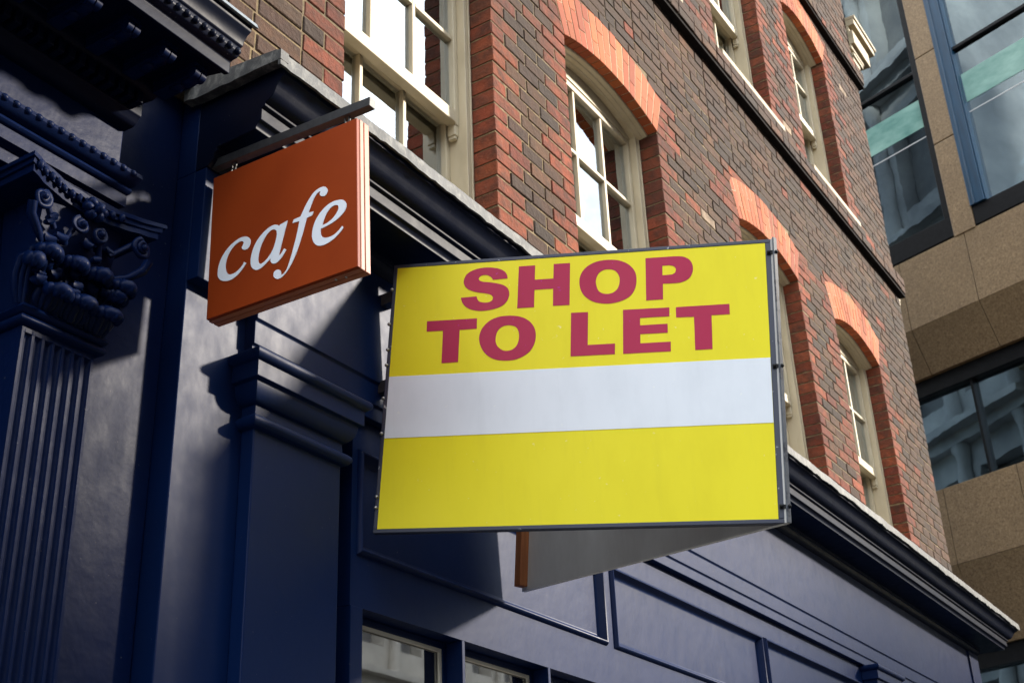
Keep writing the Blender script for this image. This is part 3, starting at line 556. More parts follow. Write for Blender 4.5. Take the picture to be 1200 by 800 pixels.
# pilasters
def pilaster(x0, x1):
    p = MB(); p.box(x0, x1, -.05, -.0005, GZ+.25, 1.44); p.box(x0-.03, x1+.03, -.08, -.0005, GZ, GZ+.25)
    pil = p.build('pilaster', NV, shop, bevel=.004)
    c = MB()
    c.sweep([(-.03,1.424),(.004,1.424),(.016,1.428),(.024,1.436),(.026,1.445),(.024,1.453),(.016,1.460),(.004,1.463),(.002,1.496),
             (.012,1.499),(.022,1.508),(.030,1.522),(.035,1.540),(.036,1.553),(.050,1.557),(.050,1.606),(.058,1.609),(.066,1.616),
             (.069,1.626),(.066,1.636),(.058,1.640),(-.03,1.640)],
            [lambda p: (x0-p, -.0006), lambda p: (x0-p, -.05-p), lambda p: (x1+p, -.05-p), lambda p: (x1+p, -.0006)])
    c.build('capital', NV, pil, smooth=35, bevel=.0018)
pilaster(2.447, 2.822); pilaster(7.745, 8.12)
# panel zone
PX = [(2.98, 4.507), (4.605, 6.142), (6.21, 7.70), (8.19, 10.15)]
PZ0, PZ1 = 1.212, 1.520
st = MB()
st.box(2.937, 10.2, 0, .08, PZ1, 1.6405); st.box(2.937, 10.2, 0, .08, 1.035, PZ0)
ex = [2.937] + [v for p in PX for v in p] + [10.2]
for a, b in zip(ex[::2], ex[1::2]): st.box(a, b, .0, .08, PZ0, PZ1)
st.build('rail_board', NV, shop)
for a, b in PX:
    p = MB(); rings = [(-.017,.001),(-.0165,-.003),(-.011,-.013),(-.006,-.0165),(-.002,-.0150),(.004,-.004),(.010,.007),(.016,.014),(.022,.017),(.026,.017)]
    vs = []; fs = []
    for i, y in rings: vs += [(a+i, y, PZ0+i), (b-i, y, PZ0+i), (b-i, y, PZ1-i), (a+i, y, PZ1-i)]
    for k in range(len(rings)-1):
        for i in range(4): fs.append((k*4+i, k*4+(i+1) % 4, k*4+4+(i+1) % 4, k*4+4+i))
    e = (len(rings)-1)*4; fs.append((e, e+1, e+2, e+3))
    p.add(vs, fs); p.build('panel', NV, shop, smooth=30)
# transom window
WZ = 1.034
wf = MB(); wf.box(2.937, 2.994, -.004, .098, GZ+.6, WZ); wf.box(7.66, 7.74, -.004, .098, GZ+.6, WZ); wf.box(2.937, 7.74, -.03, .14, GZ+.5, GZ+.6)
wf.box(2.937, 7.74, .0, .1, GZ, GZ+.5); wf.box(2.995, 7.66, .062, .098, WZ-.022, WZ); wf.box(2.995, 7.66, .05, .098, .08, .13)
swin = wf.build('shop_window', NV, shop, bevel=.002)
mx = [2.994] + [3.516+.545*k for k in range(8)]
for k in range(8):
    m = MB(); m.box(mx[k+1], mx[k+1]+.016, -.002, .098, .13, WZ); m.box(mx[k+1]-.022, mx[k+1], .062, .098, .13, WZ-.022)
    m.build('mullion', NV, swin, bevel=.0015)
    x0 = mx[k] + (.0165 if k else .001); x1 = mx[k+1]-.0225
    b = MB(); y0, y1 = .066, .074
    b.box(x0, x1, y0, y1, WZ-.034, WZ-.0225); b.box(x1-.012, x1, y0, y1, .13, WZ-.034); b.box(x0, x0+.006, y0, y1, .13, WZ-.034)
    b.build('glazing_bead', M['blind'], swin)
    p = MB(); p.box(x0, x1, .076, .082, .13, WZ-.0225); p.build('glass_pane', M['shop_glass'], swin)
bl = MB(); bl.box(2.999, 7.655, .13, .14, GZ+.6, 1.2); bl.build('roller_blind', M['blind'], swin)

# ------------------------------------------------------------------ old ornate shopfront next door
OV = M['navy_old']
orn = thing('shopfront', (1.2, 0, GZ), 'older dark navy shopfront with fluted pilaster, leafy capital and dentil cornice', 'shopfront')
w = MB(); 
w.add([(.2,.07,GZ),(2.185,.07,GZ),(2.198,.07,2.44),(.2,.07,2.44),(.2,.35,GZ),(2.185,.35,GZ),(2.198,.35,2.44),(.2,.35,2.44)],
      [(0,1,2,3),(1,5,6,2),(5,4,7,6),(4,0,3,7),(3,2,6,7),(0,4,5,1)])
w.build('pier', OV, orn, bevel=.004)
f = MB(); f.box(.2, 1.93, .0, .0695, 1.99, 2.175); f.build('frieze', OV, orn, bevel=.004)
a = MB()
a.sweep([(-.069,1.855),(.006,1.855),(.006,1.893),(.010,1.897),(.028,1.899),(.028,1.935),(.036,1.938),(.041,1.945),(.038,1.953),(.034,1.957),
         (.046,1.960),(.058,1.968),(.066,1.980),(.064,1.992),(.056,1.998),(-.069,2.003)],
        [lambda p: (.2, -p), lambda p: (1.93+.42*max(p, 0), -p)])
rb = 40
for k in range(rb): a.ball((.6+k*.034, -.062, 1.984), .013, .010, .010, nu=8, nv=5)
a.build('architrave', OV, orn, smooth=40)
# fluted pilaster
FX0, FX1, FY = 1.668, 1.880, -.05
sec = [(FX0, .07), (FX0, FY)]; nf = 7; pit = (FX1-FX0-.008)/nf
fl = MB()
def section(rad):
    s = [(FX0, .0695), (FX0, FY)]
    for k in range(nf):
        cx = FX0+.004 + pit*(k+.5); r = .0108
        for i in range(9):
            t = math.pi*i/8; s.append((cx - r*math.cos(t), FY + r*1.0*math.sin(t)*rad + 1e-5))
    s += [(FX1, FY), (FX1, .0695)]; return s
zl = [(GZ+.2,1),(1.40,1),(1.404,.95),(1.408,.8),(1.4105,.6),(1.4125,.3),(1.4135,.0),(1.43,.0)]
vs = []; fs = []
for zz, r in zl: vs += [(x, y, zz) for x, y in section(r)]
q = len(section(1))
for k in range(len(zl)-1):
    for i in range(q): fs.append((k*q+i, k*q+(i+1) % q, (k+1)*q+(i+1) % q, (k+1)*q+i))
fs.append(tuple(range(q))); fl.add(vs, fs)
fl.box(FX0-.03, FX1+.03, -.09, .0695, GZ, GZ+.2)
pil2 = fl.build('pilaster', OV, orn, smooth=50)
cp = MB()
cp.sweep([(-.03,1.428),(.004,1.428),(.014,1.433),(.018,1.441),(.014,1.449),(.008,1.452),(.016,1.456),(.022,1.464),(.018,1.473),(.004,1.478),(-.03,1.478)],
         [lambda p: (FX0-p, .069), lambda p: (FX0-p, FY-p), lambda p: (FX1+p, FY-p), lambda p: (FX1+p, .069)])
# bell
b0 = [(FX0+.008,.069),(FX0+.008,FY+.006),(FX1-.008,FY+.006),(FX1-.008,.069)]; b1 = [(FX0-.016,.069),(FX0-.016,-.085),(FX1+.016,-.085),(FX1+.016,.069)]
vs = [(x,y,1.477) for x,y in b0] + [(x*.5+u*.5, y*.6+v*.4, 1.65) for (x,y),(u,v) in zip(b0,b1)] + [(x,y,1.772) for x,y in b1]
cp.add(vs, [(i,(i+1)%4,4+(i+1)%4,4+i) for i in range(4)] + [(4+i,4+(i+1)%4,8+(i+1)%4,8+i) for i in range(4)] + [(8,9,10,11)])
# abacus with hollowed front
ab = []; xl, xr = FX0-.105, FX1+.088
for k in range(17):
    t = k/16; ab.append((xl+(xr-xl)*t, -.150 + .052*math.sin(math.pi*t)))
def slab(z0, z1, g):
    pts = [(xl-g, .069)] + [(x + g*(2*(x-xl)/(xr-xl)-1), y-g) for x, y in ab] + [(xr+g, .069)]
    n = len(pts); cp.add([(x,y,z0) for x,y in pts] + [(x,y,z1) for x,y in pts],
        [tuple(reversed(range(n))), tuple(range(n,2*n))] + [(i,(i+1)%n,(i+1)%n+n,i+n) for i in range(n)])
slab(1.768, 1.786, -.006); slab(1.786, 1.800, .0); slab(1.800, 1.812, .007)
cp.box(FX0-.01, FX1+.02, -.06, .069, 1.812, 1.8548)
for k in range(12):                      # egg ornament on the abacus
    x, y = ab[1+k][0]-.004, ab[1+k][1]; cp.ball((x, y-.004, 1.792), .0085, .010, .013, nu=8, nv=6)
for k in range(6):                       # flower in the middle
    t = k*math.pi/3; cp.ball((1.778+.022*math.cos(t), -.118, 1.772+.018*math.sin(t)), .015, .017, .013, nu=9, nv=6)
cp.ball((1.778, -.135, 1.768), .013, .014, .012, nu=9, nv=6)
def leaf(x, zt, out, wd, lean=0.0, z0=1.477):
    h = zt - z0
    path = [(x-lean*.8, FY-.004, z0), (x-lean*.5, FY-.014, z0+h*.35), (x-lean*.2, FY-.022, z0+h*.7), (x, -.085, zt+.016), (x+lean*.1, -.085-out*.55, zt+.020), (x+lean*.1, -.085-out, zt+.006)]
    for s in (-1, -.5, 0, .5, 1):        # ribs of the acanthus leaf
        pts = [(px + s*wd*(.45+.55*math.sin(math.pi*min(1, i/4.2))), py + abs(s)*.008, pz - abs(s)*.006*i/5) for i, (px, py, pz) in enumerate(path)]
        cp.tube(pts, [.008, .0095, .0105, .011, .010, .007], 7)
    R_ = Matrix.Rotation(.35, 3, 'X')
    cp.ball((x+lean*.1, -.085-out*.80, zt+.001), wd*.92, .022, .019, R_, 14, 9, .06)
    for s in (-1, -.55, 0, .55, 1):      # scalloped lip of the curled tip
        cp.ball((x+lean*.1+s*wd*.86, -.085-out*(.92-.38*s*s), zt-.004+.004*s*s), wd*.34, .016, .017, R_, 10, 7, .08)
for xx in (1.700, 1.775, 1.850): leaf(xx+.012, 1.512, .045, .033)
for xx, ln in ((1.662, -.02), (1.738, 0), (1.812, 0), (1.884, .02)): leaf(xx+.01, 1.602, .047, .031, ln)
leaf(1.640, 1.566, .035, .026, -.02); leaf(1.884, 1.575, .03, .026, .02)
def volute(cx, cy, cz, r0, turns, sgn, tail):
    pts = [tail]; rr = [.008]; n = 34
    for k in range(n+1):
        t = k/n; r = r0*(1-t*.86); a = math.pi*.5 + sgn*(-t*turns*2*math.pi)
        pts.append((cx+r*math.cos(a), cy-.010*t, cz+r*math.sin(a))); rr.append(.0078*(1-.45*t))
    cp.tube(pts, rr, 7); cp.ball((cx, cy-.012, cz), .009, .010, .009, nu=8, nv=6)
volute(1.928, -.122, 1.730, .027, 2.1, -1, (1.86, -.085, 1.69)); volute(1.620, -.122, 1.724, .027, 2.1, 1, (1.69, -.085, 1.69))
volute(1.748, -.108, 1.716, .021, 2.0, -1, (1.72, -.085, 1.66)); volute(1.806, -.108, 1.716, .021, 2.0, 1, (1.83, -.085, 1.66))
for xx, s in ((1.93, 1), (1.61, -1)): cp.tube([(xx+.02*s, -.13, 1.70), (xx+.012*s, -.12, 1.672), (xx-.02*s, -.105, 1.645), (xx-.05*s, -.09, 1.63)], [.012,.012,.010,.008], 7)
for k in range(34):                      # small curled leaves filling the bell
    x = FX0-.01+(FX1-FX0+.02)*random.random(); zz = 1.50+.21*random.random(); rr = random.uniform(.011, .019)
    cp.ball((x, -.082-.02*random.random(), zz), rr*1.15, rr, rr*.8, Matrix.Rotation(random.uniform(-.7,.7), 3, 'Y'), 10, 7, .22)
cp.v = [(x + .0035*noise.noise((x*34, y*34, z*34)), y + .0045*noise.noise((x*30+9, y*30, z*30)), z + .0035*noise.noise((x*32, y*32+5, z*32))) for x, y, z in cp.v]
cp.build('capital', OV, pil2, smooth=55)
# cornice with dentils and scroll brackets
oc = MB()
oc.sweep([(-.069,2.172),(-.069,2.150),(.004,2.150),(.028,2.155),(.040,2.166),(.045,2.180),(.05,2.184),(.05,2.229),(.078,2.232),(.090,2.240),(.098,2.250),(.10,2.275),(.282,2.275),(.284,2.266),
          (.30,2.266),(.30,2.304),(.306,2.309),(.320,2.315),(.329,2.330),(.327,2.345),(.334,2.350),(.337,2.366),(.346,2.384),(.356,2.394),(.358,2.414),(-.069,2.436)],
         [lambda p: (.2, -p), lambda p: (1.93+.30*max(p, 0), -p)])
k = 0
while .5+k*.0331 < 1.915:
    x = .5+k*.0331; oc.box(x, x+.0185, -.094, -.0495, 2.188, 2.2275); k += 1
for k in range(46): oc.ball((.6+k*.0315, -.327, 2.331), .0115, .010, .012, nu=8, nv=5)
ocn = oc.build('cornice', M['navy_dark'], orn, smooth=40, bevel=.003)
for x in [1.22+.125*k for k in range(6)] + [1.955]:
    m = MB(); m.box(x-.021, x+.021, -.235, -.098, 2.238, 2.2745); m.box(x-.024, x+.024, -.258, -.098, 2.262, 2.2746)
    for dx in (-.011, .011):
        m.tube([(x+dx-.009, -.243, 2.246), (x+dx+.009, -.243, 2.246)], .0175, 14)
    m.ball((x, -.22, 2.236), .017, .03, .012, None, 12, 7, .12)
    m.ball((x, -.17, 2.236), .015, .025, .009, None, 12, 7, .12)
    m.build('scroll_bracket', OV, ocn, smooth=40)
l2 = MB(); l2.sweep([(-.069,2.4365),(.358,2.4145),(.366,2.408),(.371,2.409),(.366,2.424),(-.069,2.446)], [lambda p: (.2, -p), lambda p: (1.936+.30*max(p, 0), -p)])
l2.build('lead_flashing', M['lead_blue'], ocn)
# ------------------------------------------------------------------ lettering helper
def letters(mb, loops, fn, h0, h1):
    """fills one letter (outer loop + counters) on a plane; fn(s, t, h) -> world"""
    bm = bmesh.new(); edges = []
    for lp in loops:
        pts = [p for i, p in enumerate(lp) if (Vector(p)-Vector(lp[i-1])).length > 1e-5]
        vv = [bm.verts.new((p[0], p[1], 0)) for p in pts]
        for i in range(len(vv)): edges.append(bm.edges.new((vv[i-1], vv[i])))
    bmesh.ops.triangle_fill(bm, use_beauty=True, use_dissolve=False, edges=edges)
    bm.verts.index_update()
    mb.add([fn(v.co.x, v.co.y, h1) for v in bm.verts], [[v.index for v in f.verts] for f in bm.faces])
    mb.add([fn(v.co.x, v.co.y, h0) for v in bm.verts], [])
    n = len(bm.verts); b = len(mb.v) - 2*n
    for e in bm.edges:
        if len(e.link_faces) == 1:
            i, j = e.verts[0].index, e.verts[1].index
            mb.f.append([b+i, b+j, b+n+j, b+n+i]); mb.m.append(0)
    bm.free()

# ------------------------------------------------------------------ V shaped SHOP TO LET board
BL = Vector((2.992, -.04, 1.2602)); BR = Vector((3.429, -1.1966, 1.159)); TL = Vector((2.992, -.1202, 2.1762)); WR = Vector((3.848, -.04, 1.2602))
ES = (BR-BL).normalized(); ET = (TL-BL).normalized(); EN = ES.cross(ET).normalized()
if EN.y > 0: EN = -EN
BW, BH = 1.2405, .9195
board = thing('to_let_board', (3.4, -.04, 1.26), 'large yellow and white V shaped board with red SHOP TO LET lettering', 'letting board')
fp = lambda s, t, h: BL + ES*s + ET*t + EN*h
def slabp(mb, s0, s1, t0, t1, h0, h1):
    mb.add([fp(s0,t0,h0), fp(s1,t0,h0), fp(s1,t1,h0), fp(s0,t1,h0), fp(s0,t0,h1), fp(s1,t0,h1), fp(s1,t1,h1), fp(s0,t1,h1)],
           [(0,3,2,1),(4,5,6,7),(0,1,5,4),(1,2,6,5),(2,3,7,6),(3,0,4,7)])
m = MB(); slabp(m, .0125, 1.2175, .013, .9065, -.010, -.0015); front = m.build('front_panel', M['yellow'], board)
m = MB()
slabp(m, 0, BW, 0, .0128, -.026, 0); slabp(m, 0, BW, .9067, BH, -.026, 0); slabp(m, 0, .0123, .0129, .9066, -.026, 0); slabp(m, 1.2178, BW, .0129, .9066, -.026, 0)
m.build('frame', M['frame_navy'], board, bevel=.002)
m = MB(); slabp(m, .0125, 1.2175, .013, .9065, -.022, -.0105); m.build('backing_panel', M['back_grey'], board)
m = MB(); slabp(m, .013, 1.217, .3065, .5155, -.0014, -.0002); m.build('white_band', M['board_white'], board)
for word, keys in (('SHOP', ('S','H','O','P')), ('TO', ('T1','O2')), ('LET', ('L','E','T2'))):
    m = MB()
    for k in keys: letters(m, BOARD_LETTERS[k], fp, -.0014, -.0004)
    m.build('lettering', M['red_vinyl'], board)
# second board, running back to the wall on the far side
E2 = (BR-WR); L2 = E2.length; E2.normalize(); N2 = E2.cross(ET).normalized()
if N2.x > 0: N2 = -N2                      # towards the inside of the V
gp = lambda s, t, h: WR + E2*s + ET*t + N2*h
def slabq(mb, s0, s1, t0, t1, h0, h1):
    mb.add([gp(s0,t0,h0), gp(s1,t0,h0), gp(s1,t1,h0), gp(s0,t1,h0), gp(s0,t0,h1), gp(s1,t0,h1), gp(s1,t1,h1), gp(s0,t1,h1)],
           [(0,3,2,1),(4,5,6,7),(0,1,5,4),(1,2,6,5),(2,3,7,6),(3,0,4,7)])
m = MB(); slabq(m, 0, L2+.004, 0, BH, -.012, .004); m.build('rear_panel', M['back_grey'], board, bevel=.001)
m = MB(); slabq(m, .0, .034, .012, BH-.01, .0045, .040); m.build('wooden_post', M['wood'], board, bevel=.003)
m = MB(); slabp(m, .001, .034, .014, BH-.014, -.060, -.0265); m.build('wooden_post', M['wood'], board, bevel=.003)
m = MB(); slabq(m, L2+.0045, L2+.010, -.002, BH+.002, -.010, .008); m.build('edge_trim', M['edge_grey'], board, bevel=.003)
for t in (.50, .82):
    m = MB(); a = gp(.017, t, .02); m.obox(a + Vector((-.02, 0, -.02)), (.04,0,0), (0,.0385-a.y-.04+.0,0), (0,0,.04))
    m.build('wall_bracket', M['iron'], board); m = MB()
    a = fp(.017, t, -.04); m.obox(a + Vector((-.02, 0, -.02)), (.04,0,0), (0,-.002-a.y,0), (0,0,.04)); m.build('wall_bracket', M['iron'], board)
for s, t in ((.0, .826), (.002, .609), (.002, .555), (.003, .321), (.004, .114), (.004, .079), (.0, .70), (.0, .44)):
    m = MB(); c = fp(s, t, .003); m.ball(c, .0065, .0065, .006, nu=8, nv=6); m.tube([c, c - EN*.012], .003, 6); m.build('screw_head', M['steel'], board, smooth=60)
for t in (.870, .485, .048):
    m = MB(); slabp(m, 1.222, 1.252, t-.006, t+.006, .0005, .006); m.ball(fp(1.228, t, .006), .006, .006, .006, nu=8, nv=5); m.ball(fp(1.250, t, .004), .006, .007, .006, nu=8, nv=5)
    m.build('corner_clip', M['black'], board, smooth=60)

# ------------------------------------------------------------------ cafe sign and its bracket
CO = Vector((2.205, -.08294, 1.65139)); CS = (Vector((2.205, -.61224, 1.63774))-CO).normalized(); CN = Vector((-1, 0, 0)); CT = Vector((0, CS.z, -CS.y)).normalized()
if CT.z < 0: CT = -CT
cafe = thing('hanging_sign', (2.23, -.35, 2.1), 'square orange box sign lettered cafe in white italics', 'hanging sign')
CW, CH, CTH = .5295, .466, .050
def cp_(s, t, h):
    return CO + CS*s + CT*t + CN*h
def csk(s, t, h):                            # the box hangs very slightly out of square
    return CO + CS*(s - .0255*t/CH) + CT*t + CN*h
def boxc(mb, s0, s1, t0, t1, h0, h1):
    mb.add([csk(s0,t0,h0), csk(s1,t0,h0), csk(s1,t1,h0), csk(s0,t1,h0), csk(s0,t0,h1), csk(s1,t0,h1), csk(s1,t1,h1), csk(s0,t1,h1)],
           [(0,3,2,1),(4,5,6,7),(0,1,5,4),(1,2,6,5),(2,3,7,6),(3,0,4,7)])
m = MB(); boxc(m, .002, CW-.002, .002, CH-.002, -.012, 0); m.build('face_panel', M['orange'], cafe, bevel=.0015)
m = MB(); boxc(m, 0, CW, 0, CH, -.027, -.0122); boxc(m, .003, CW-.003, .003, CH-.003, -.0302, -.0271); boxc(m, 0, CW, 0, CH, -CTH, -.0303)
m.build('box_casing', M['orange_edge'], cafe, bevel=.0012)
m = MB()
for k in 'cafe': letters(m, CAFE_LETTERS[k], cp_, .0002, .0014)
m.build('lettering', M['white_vinyl'], cafe)
for s in (.44, .47):
    m = MB(); m.ball(csk(s, -.001, -.02-.004*(s > .45)), .004, .004, .003, nu=8, nv=5); m.build('screw_head', M['steel'], cafe, smooth=60)
br = thing('sign_bracket', (2.23, 0, 2.18), 'black square iron bar reaching out from the wall above the orange sign', 'sign bracket')
m = MB(); d = Vector((0, -1, -.050)).normalized(); u = Vector((0, -.050, 1)).normalized(); o = Vector((2.2165, .0, 2.168))
m.obox(o, (.026, 0, 0), d*.632, u*.0285); m.build('square_bar', M['iron'], br, bevel=.0015)
for s in (.055, .475):
    top = csk(s, CH, -.025); yb = top.y; zb = 2.168 + .05*yb
    m = MB()
    for cz, ax in ((zb-.008, 0), (top.z+.008, 1)):
        pts = []
        for k in range(15):
            a = 2*math.pi*k/14
            pts.append((top.x + (.009*math.cos(a) if ax else 0), yb + (0 if ax else .009*math.cos(a)), cz + .0125*math.sin(a)))
        m.tube(pts, .0028, 6, caps=False)
    zt = max(zb-.02, top.z+.02)
    m.tube([(top.x, yb-.006, zb-.004), (top.x, yb-.006, top.z+.014)], .0026, 6); m.tube([(top.x, yb+.006, zb-.010), (top.x, yb+.006, top.z+.004)], .0022, 6)
    m.build('hook', M['iron'], br, smooth=60)

# ------------------------------------------------------------------ granite office block across the side street
OP0 = Vector((14.0, .8305, 0)); OD = Vector((.31615, .94871, 0)); ON = Vector((-.94871, .31615, 0))
op = lambda s, off, z: OP0 + OD*s + ON*off + Vector((0, 0, z))
office = thing('office_building', (14.3, 1.7, GZ), 'modern brown granite office block with dark glass and blue window frames', 'office block')
def ob(mb, s0, s1, f0, f1, z0, z1, mi=0):
    mb.add([op(s0,f0,z0), op(s1,f0,z0), op(s1,f1,z0), op(s0,f1,z0), op(s0,f0,z1), op(s1,f0,z1), op(s1,f1,z1), op(s0,f1,z1)],
           [(0,3,2,1),(4,5,6,7),(0,1,5,4),(1,2,6,5),(2,3,7,6),(3,0,4,7)], mi)
def wedge(mb, s0, s1, z0, z1, depth, back):
    """sloping underside of a stone band: front edge at z1, back edge lower"""
    mb.add([op(s0,0,z1), op(s1,0,z1), op(s1,-depth,z0), op(s0,-depth,z0), op(s0,-back,z1), op(s1,-back,z1), op(s1,-back,z0), op(s0,-back,z0)],
           [(0,1,2,3),(4,7,6,5),(0,4,5,1),(3,2,6,7),(0,3,7,4),(1,5,6,2)])
SE = -2.45
JS = [SE, -1.885, -.985, -.085, .815, 1.715, 2.6, 3.6]
def band(name, z0, z1, zl, depth):
    m = MB()
    for a, b in zip(JS, JS[1:]): ob(m, a+.004, b-.004, -.45, 0, z0, z1); wedge(m, a+.004, b-.004, zl, z0-.004, depth, .45)
    ob(m, SE, 3.6, -.46, -.452, zl-.02, z1); m.build(name, M['granite'], office, bevel=.006)
band('stone_band', 6.675, 7.56, 6.17, .24); band('stone_band', 3.87, 4.725, 3.02, .26); band('stone_band', 12.6, 13.4, 12.2, .24)
m = MB()
for z0, z1 in ((7.55, 8.83), (8.836, 10.11), (10.116, 11.4), (11.406, 12.59)): ob(m, -1.145, -.862, -.40, .012, z0, z1)
m.build('stone_pier', M['granite'], office, bevel=.012)
def framed(name, s0, s1, z0, z1, fm, fb, fl_, fr_, off, trans, glassm='office_glass'):
    m = MB(); ob(m, s0, s1, off-.10, off+.03, z0, z0+fb); ob(m, s0, s1, off-.10, off+.03, z1-.1, z1)
    ob(m, s0, s0+fr_, off-.10, off+.031, z0+fb, z1-.1); ob(m, s1-fl_, s1, off-.10, off+.031, z0+fb, z1-.1)
    for t in trans: ob(m, s0+fr_, s1-fl_, off-.06, off+.012, t-.022, t+.022)
    w = m.build(name, M[fm], office, bevel=.004)
    g = MB(); ob(g, s0+fr_-.005, s1-fl_+.005, off-.045, off-.035, z0+fb-.005, z1-.095); g.build('glass_pane', M[glassm], w); return w
w1 = framed('window_frame', -.860, 3.4, 7.58, 12.55, 'black', .26, .1, .075, -.03, (9.98,))
m = MB(); ob(m, -.78, 3.3, -.066, -.060, 9.20, 9.60); m.build('spandrel', M['teal'], w1)
m = MB(); ob(m, -.78, 3.3, -.064, -.0605, 9.05, 9.062); m.build('light_rail', M['sealant'], w1)
w2 = framed('window_frame', SE, -1.1475, 7.58, 12.55, 'black', .24, .01, .05, -.03, (9.98,))
m = MB(); ob(m, -1.335, -1.149, -.10, .03, 7.822, 12.5); ob(m, -1.352, -1.336, -.10, .012, 7.822, 12.5); ob(m, -1.22, -1.20, .031, .040, 7.822, 12.5)
m.build('blue_mullion', M['blue_metal'], w2, bevel=.004)
m = MB(); ob(m, SE+.06, -1.36, -.066, -.060, 9.20, 9.60); m.build('spandrel', M['teal'], w2)
m = MB(); ob(m, SE+.06, -1.36, -.064, -.0605, 9.05, 9.062); m.build('light_rail', M['sealant'], w2)
w3 = framed('window_frame', SE, 3.5, 4.55, 6.18, 'black', .03, .02, .02, -.36, ())
m = MB(); ob(m, -.515, -.485, -.42, -.33, 4.58, 6.08); ob(m, SE, 3.5, -.45, -.30, 5.98, 6.168); m.build('mullion', M['black'], w3)
w4 = framed('window_frame', SE, 3.5, GZ+.3, 3.03, 'black', .1, .02, .02, -.36, (1.9,))
m = MB(); ob(m, -.60, -.56, -.42, -.33, GZ+.4, 2.93); ob(m, SE, 3.5, -.45, -.30, 2.82, 3.02); m.build('mullion', M['black'], w4)
m = MB(); ob(m, SE, 3.5, -.62, -.60, 2.50, 2.53); m.build('light_rail', M['teal'], w4)
m = MB()
for z0, z1 in ((GZ, 2.6), (3.05, 4.5), (6.2, 7.5), (12.3, 16)): ob(m, SE+.01, 3.5, -5, -.47, z0, z1)
ob(m, SE+.01, SE+.2, -5, -.47, GZ, 16); ob(m, SE, 3.6, -5, 0, 13.41, 16.2); ob(m, SE+.2, 3.5, -5, -4.8, GZ, 16); ob(m, 3.3, 3.5, -4.8, -.47, GZ, 16)
m.build('inner_wall', M['room'], office)

# ------------------------------------------------------------------ unseen buildings: some mirrored in glass, opposite roofs shaped to shade the shopfronts
def classical(name, label, o, dx, dn, L, H, floors, wm='stone', md=2.4):
    """o: base corner, dx: along the face, dn: out of the face"""
    o = Vector(o); dx = Vector(dx); dn = Vector(dn); root = thing(name, o, label, 'building')
    q = lambda s, f, z: o + dx*s + dn*f + Vector((0, 0, z))
    def b(mb, s0, s1, f0, f1, z0, z1):
        mb.add([q(s0,f0,z0), q(s1,f0,z0), q(s1,f1,z0), q(s0,f1,z0), q(s0,f0,z1), q(s1,f0,z1), q(s1,f1,z1), q(s0,f1,z1)],
               [(0,3,2,1),(4,5,6,7),(0,1,5,4),(1,2,6,5),(2,3,7,6),(3,0,4,7)])
    w = MB(); b(w, 0, L, -6, -.35, 0, H)
    n = int(L/md); fh = H/floors
    for k in range(n+1): b(w, min(k*md, L-md*.375), min(k*md+md*.375, L), -.35, .0, 0, H)
    for f in range(floors+1): b(w, 0, L, -.349, -.004, max(f*fh-.75, 0), min(f*fh+.55, H) if f else .6)
    w.build('stone_wall', M[wm], root)
    for f in range(1, floors+1):
        c = MB(); b(c, 0, L+.1, -.003, .22, f*fh-.30, f*fh-.118); b(c, -.02, L+.2, -.002, .42, f*fh-.12, f*fh); c.build('cornice', M[wm], root)
    for f in range(floors):
        for k in range(n): p = MB(); b(p, k*md+md*.39, min(k*md+md*.98, L-.05), -.34, -.30, f*fh+.6, (f+1)*fh-.78); p.build('window', M['stone_dark'], root)
    for f in range(1, floors):
        for k in range(n+1):
            s = min(k*md+md*.19, L-md*.19); cl = MB(); cl.tube([q(s, .08, f*fh+.02), q(s, .08, f*fh+.6), q(s, .08, (f+1)*fh-.5), q(s, .08, (f+1)*fh-.31)], [.108*md, .092*md, .08*md, .104*md], 10); cl.build('half_column', M[wm], root, smooth=40)
    return root
classical('stone_building', 'pale classical stone building mirrored in the shop window', (18.7, -13, GZ), (1, 0, 0), (0, 1, 0), 22, 10.7, 3, 'stone', 1.25)  # roof raised to shade the right end of the fascia
classical('stone_building', 'low stone building between two taller ones across the street', (14.5, -13, GZ), (1, 0, 0), (0, 1, 0), 4.1, 8.4, 2, 'stone', 1.3)  # roofline kept low here as a gap for the sun
classical('stone_building', 'tall pale stone building mirrored in the dark office glass', (10.1, 3.45, GZ), (0, 1, 0), (1, 0, 0), 18, 19, 6, 'stone_mid', 1.5)
classical('shading_terrace', 'unseen dark brick house added across the street to shade the pier', (11.1, -13, GZ), (1, 0, 0), (0, 1, 0), 3.3, 10.2, 3, 'stone_cool')  # unseen house, roof height set to darken the lower left pier
classical('shading_terrace', 'unseen long dark brick terrace added across the street to block skylight', (-18, -13, GZ), (1, 0, 0), (0, 1, 0), 29, 13.5, 4, 'stone_cool')  # unseen terrace added to cut sky light and ground bounce

# ------------------------------------------------------------------ sky, sun, camera
SD = Vector((.88, -1, .57)).normalized()          # towards the sun
EL = math.asin(SD.z); AZ = math.atan2(SD.x, SD.y)
w = bpy.data.worlds.new('World'); sc.world = w; w.use_nodes = True; nt = w.node_tree
bg = nt.nodes['Background']; sky = N(nt, 'ShaderNodeTexSky'); sky.sky_type = 'NISHITA'; sky.sun_disc = False
sky.sun_elevation = EL; sky.sun_rotation = AZ; sky.air_density = 1.0; sky.dust_density = 1.5
tc = N(nt, 'ShaderNodeTexCoord'); mp = N(nt, 'ShaderNodeMapping'); mp.inputs['Scale'].default_value = (1, 1, 1.9); sky.dust_density = .5
sx = N(nt, 'ShaderNodeSeparateXYZ'); nt.links.new(tc.outputs['Generated'], sx.inputs[0])
m1 = N(nt, 'ShaderNodeMath'); m1.operation = 'MULTIPLY_ADD'; m1.inputs[1].default_value = -.07; nt.links.new(sx.outputs['X'], m1.inputs[0])
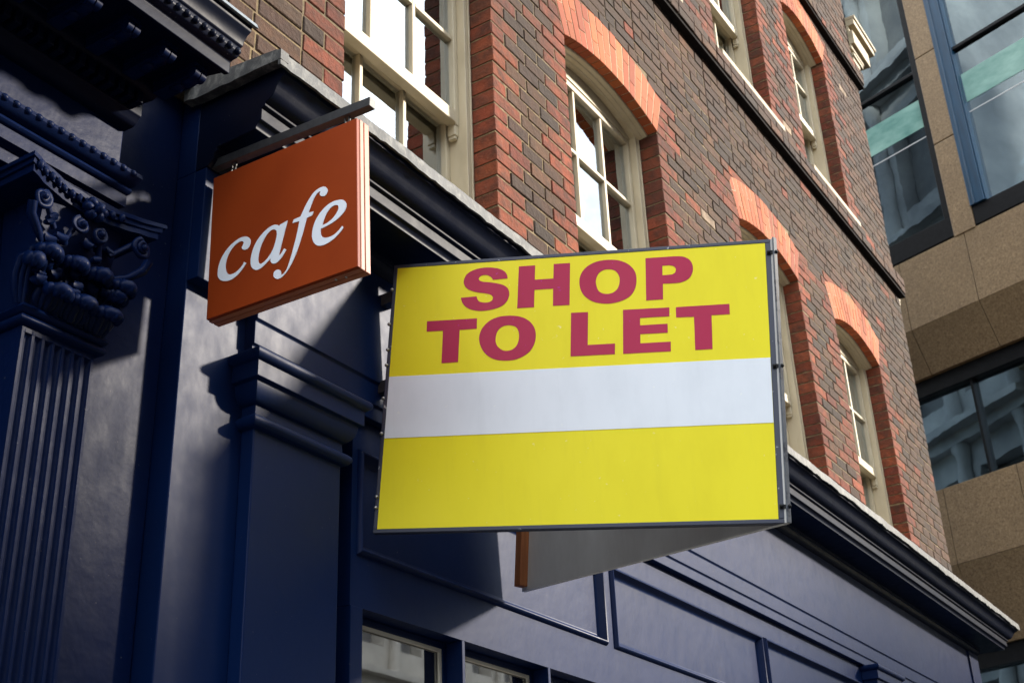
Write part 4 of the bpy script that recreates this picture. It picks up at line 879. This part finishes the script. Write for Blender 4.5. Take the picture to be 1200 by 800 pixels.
m2 = N(nt, 'ShaderNodeMath'); m2.operation = 'MULTIPLY_ADD'; m2.inputs[1].default_value = .48; m2.inputs[2].default_value = -.13; nt.links.new(sx.outputs['Z'], m2.inputs[0])
nt.links.new(m2.outputs[0], m1.inputs[2])
nt.links.new(tc.outputs['Generated'], mp.inputs['Vector'])
cl = nz(nt, mp.outputs['Vector'], 2.6, 7, .58, .25)
m3 = N(nt, 'ShaderNodeMath'); nt.links.new(cl, m3.inputs[0]); nt.links.new(m1.outputs[0], m3.inputs[1])
cov = rng(nt, m3.outputs[0], .40, .62, 0, 1)
shade = nz(nt, mp.outputs['Vector'], 5.0, 5, .6)
ccol = ramp(nt, shade, [(.3, (CLOUD*.40, CLOUD*.44, CLOUD*.50)), (.7, (CLOUD*.95, CLOUD*.99, CLOUD*1.04))])
nt.links.new(mixc(nt, cov, sky.outputs['Color'], ccol), bg.inputs['Color']); bg.inputs['Strength'].default_value = SKY
l = bpy.data.lights.new('sun', 'SUN'); l.energy = SUN; l.angle = math.radians(4.2); l.color = (1, .90, .77)
lo = bpy.data.objects.new('sun', l); COL.objects.link(lo); lo.rotation_euler = SD.to_track_quat('Z', 'Y').to_euler(); lo.location = (20, -20, 15)
cam = bpy.data.cameras.new('camera'); co = bpy.data.objects.new('camera', cam); COL.objects.link(co); sc.camera = co
R0 = Vector((.54212191, -.83943245, -.03817059)); R1 = Vector((.35651228, .27090149, -.894154)); R2 = Vector((.76092235, .4711322, .44612961))
mw = Matrix((R0, -R1, -R2)).transposed().to_4x4(); mw.translation = Vector((0, -2.4223318, 0)); co.matrix_world = mw
cam.sensor_width = 36; cam.lens = 1518.5/1200*36; cam.clip_start = .05; cam.clip_end = 2000
cam.dof.use_dof = True; cam.dof.focus_distance = 3.9; cam.dof.aperture_fstop = 9
vs_ = sc.view_settings; vs_.view_transform = 'Standard'; vs_.look = 'None'; vs_.gamma = 1; vs_.use_curve_mapping = False; vs_.exposure = EXPO
sc.render.engine = 'CYCLES'; sc.cycles.use_denoising = True; sc.cycles.max_bounces = 8; sc.cycles.transparent_max_bounces = 12
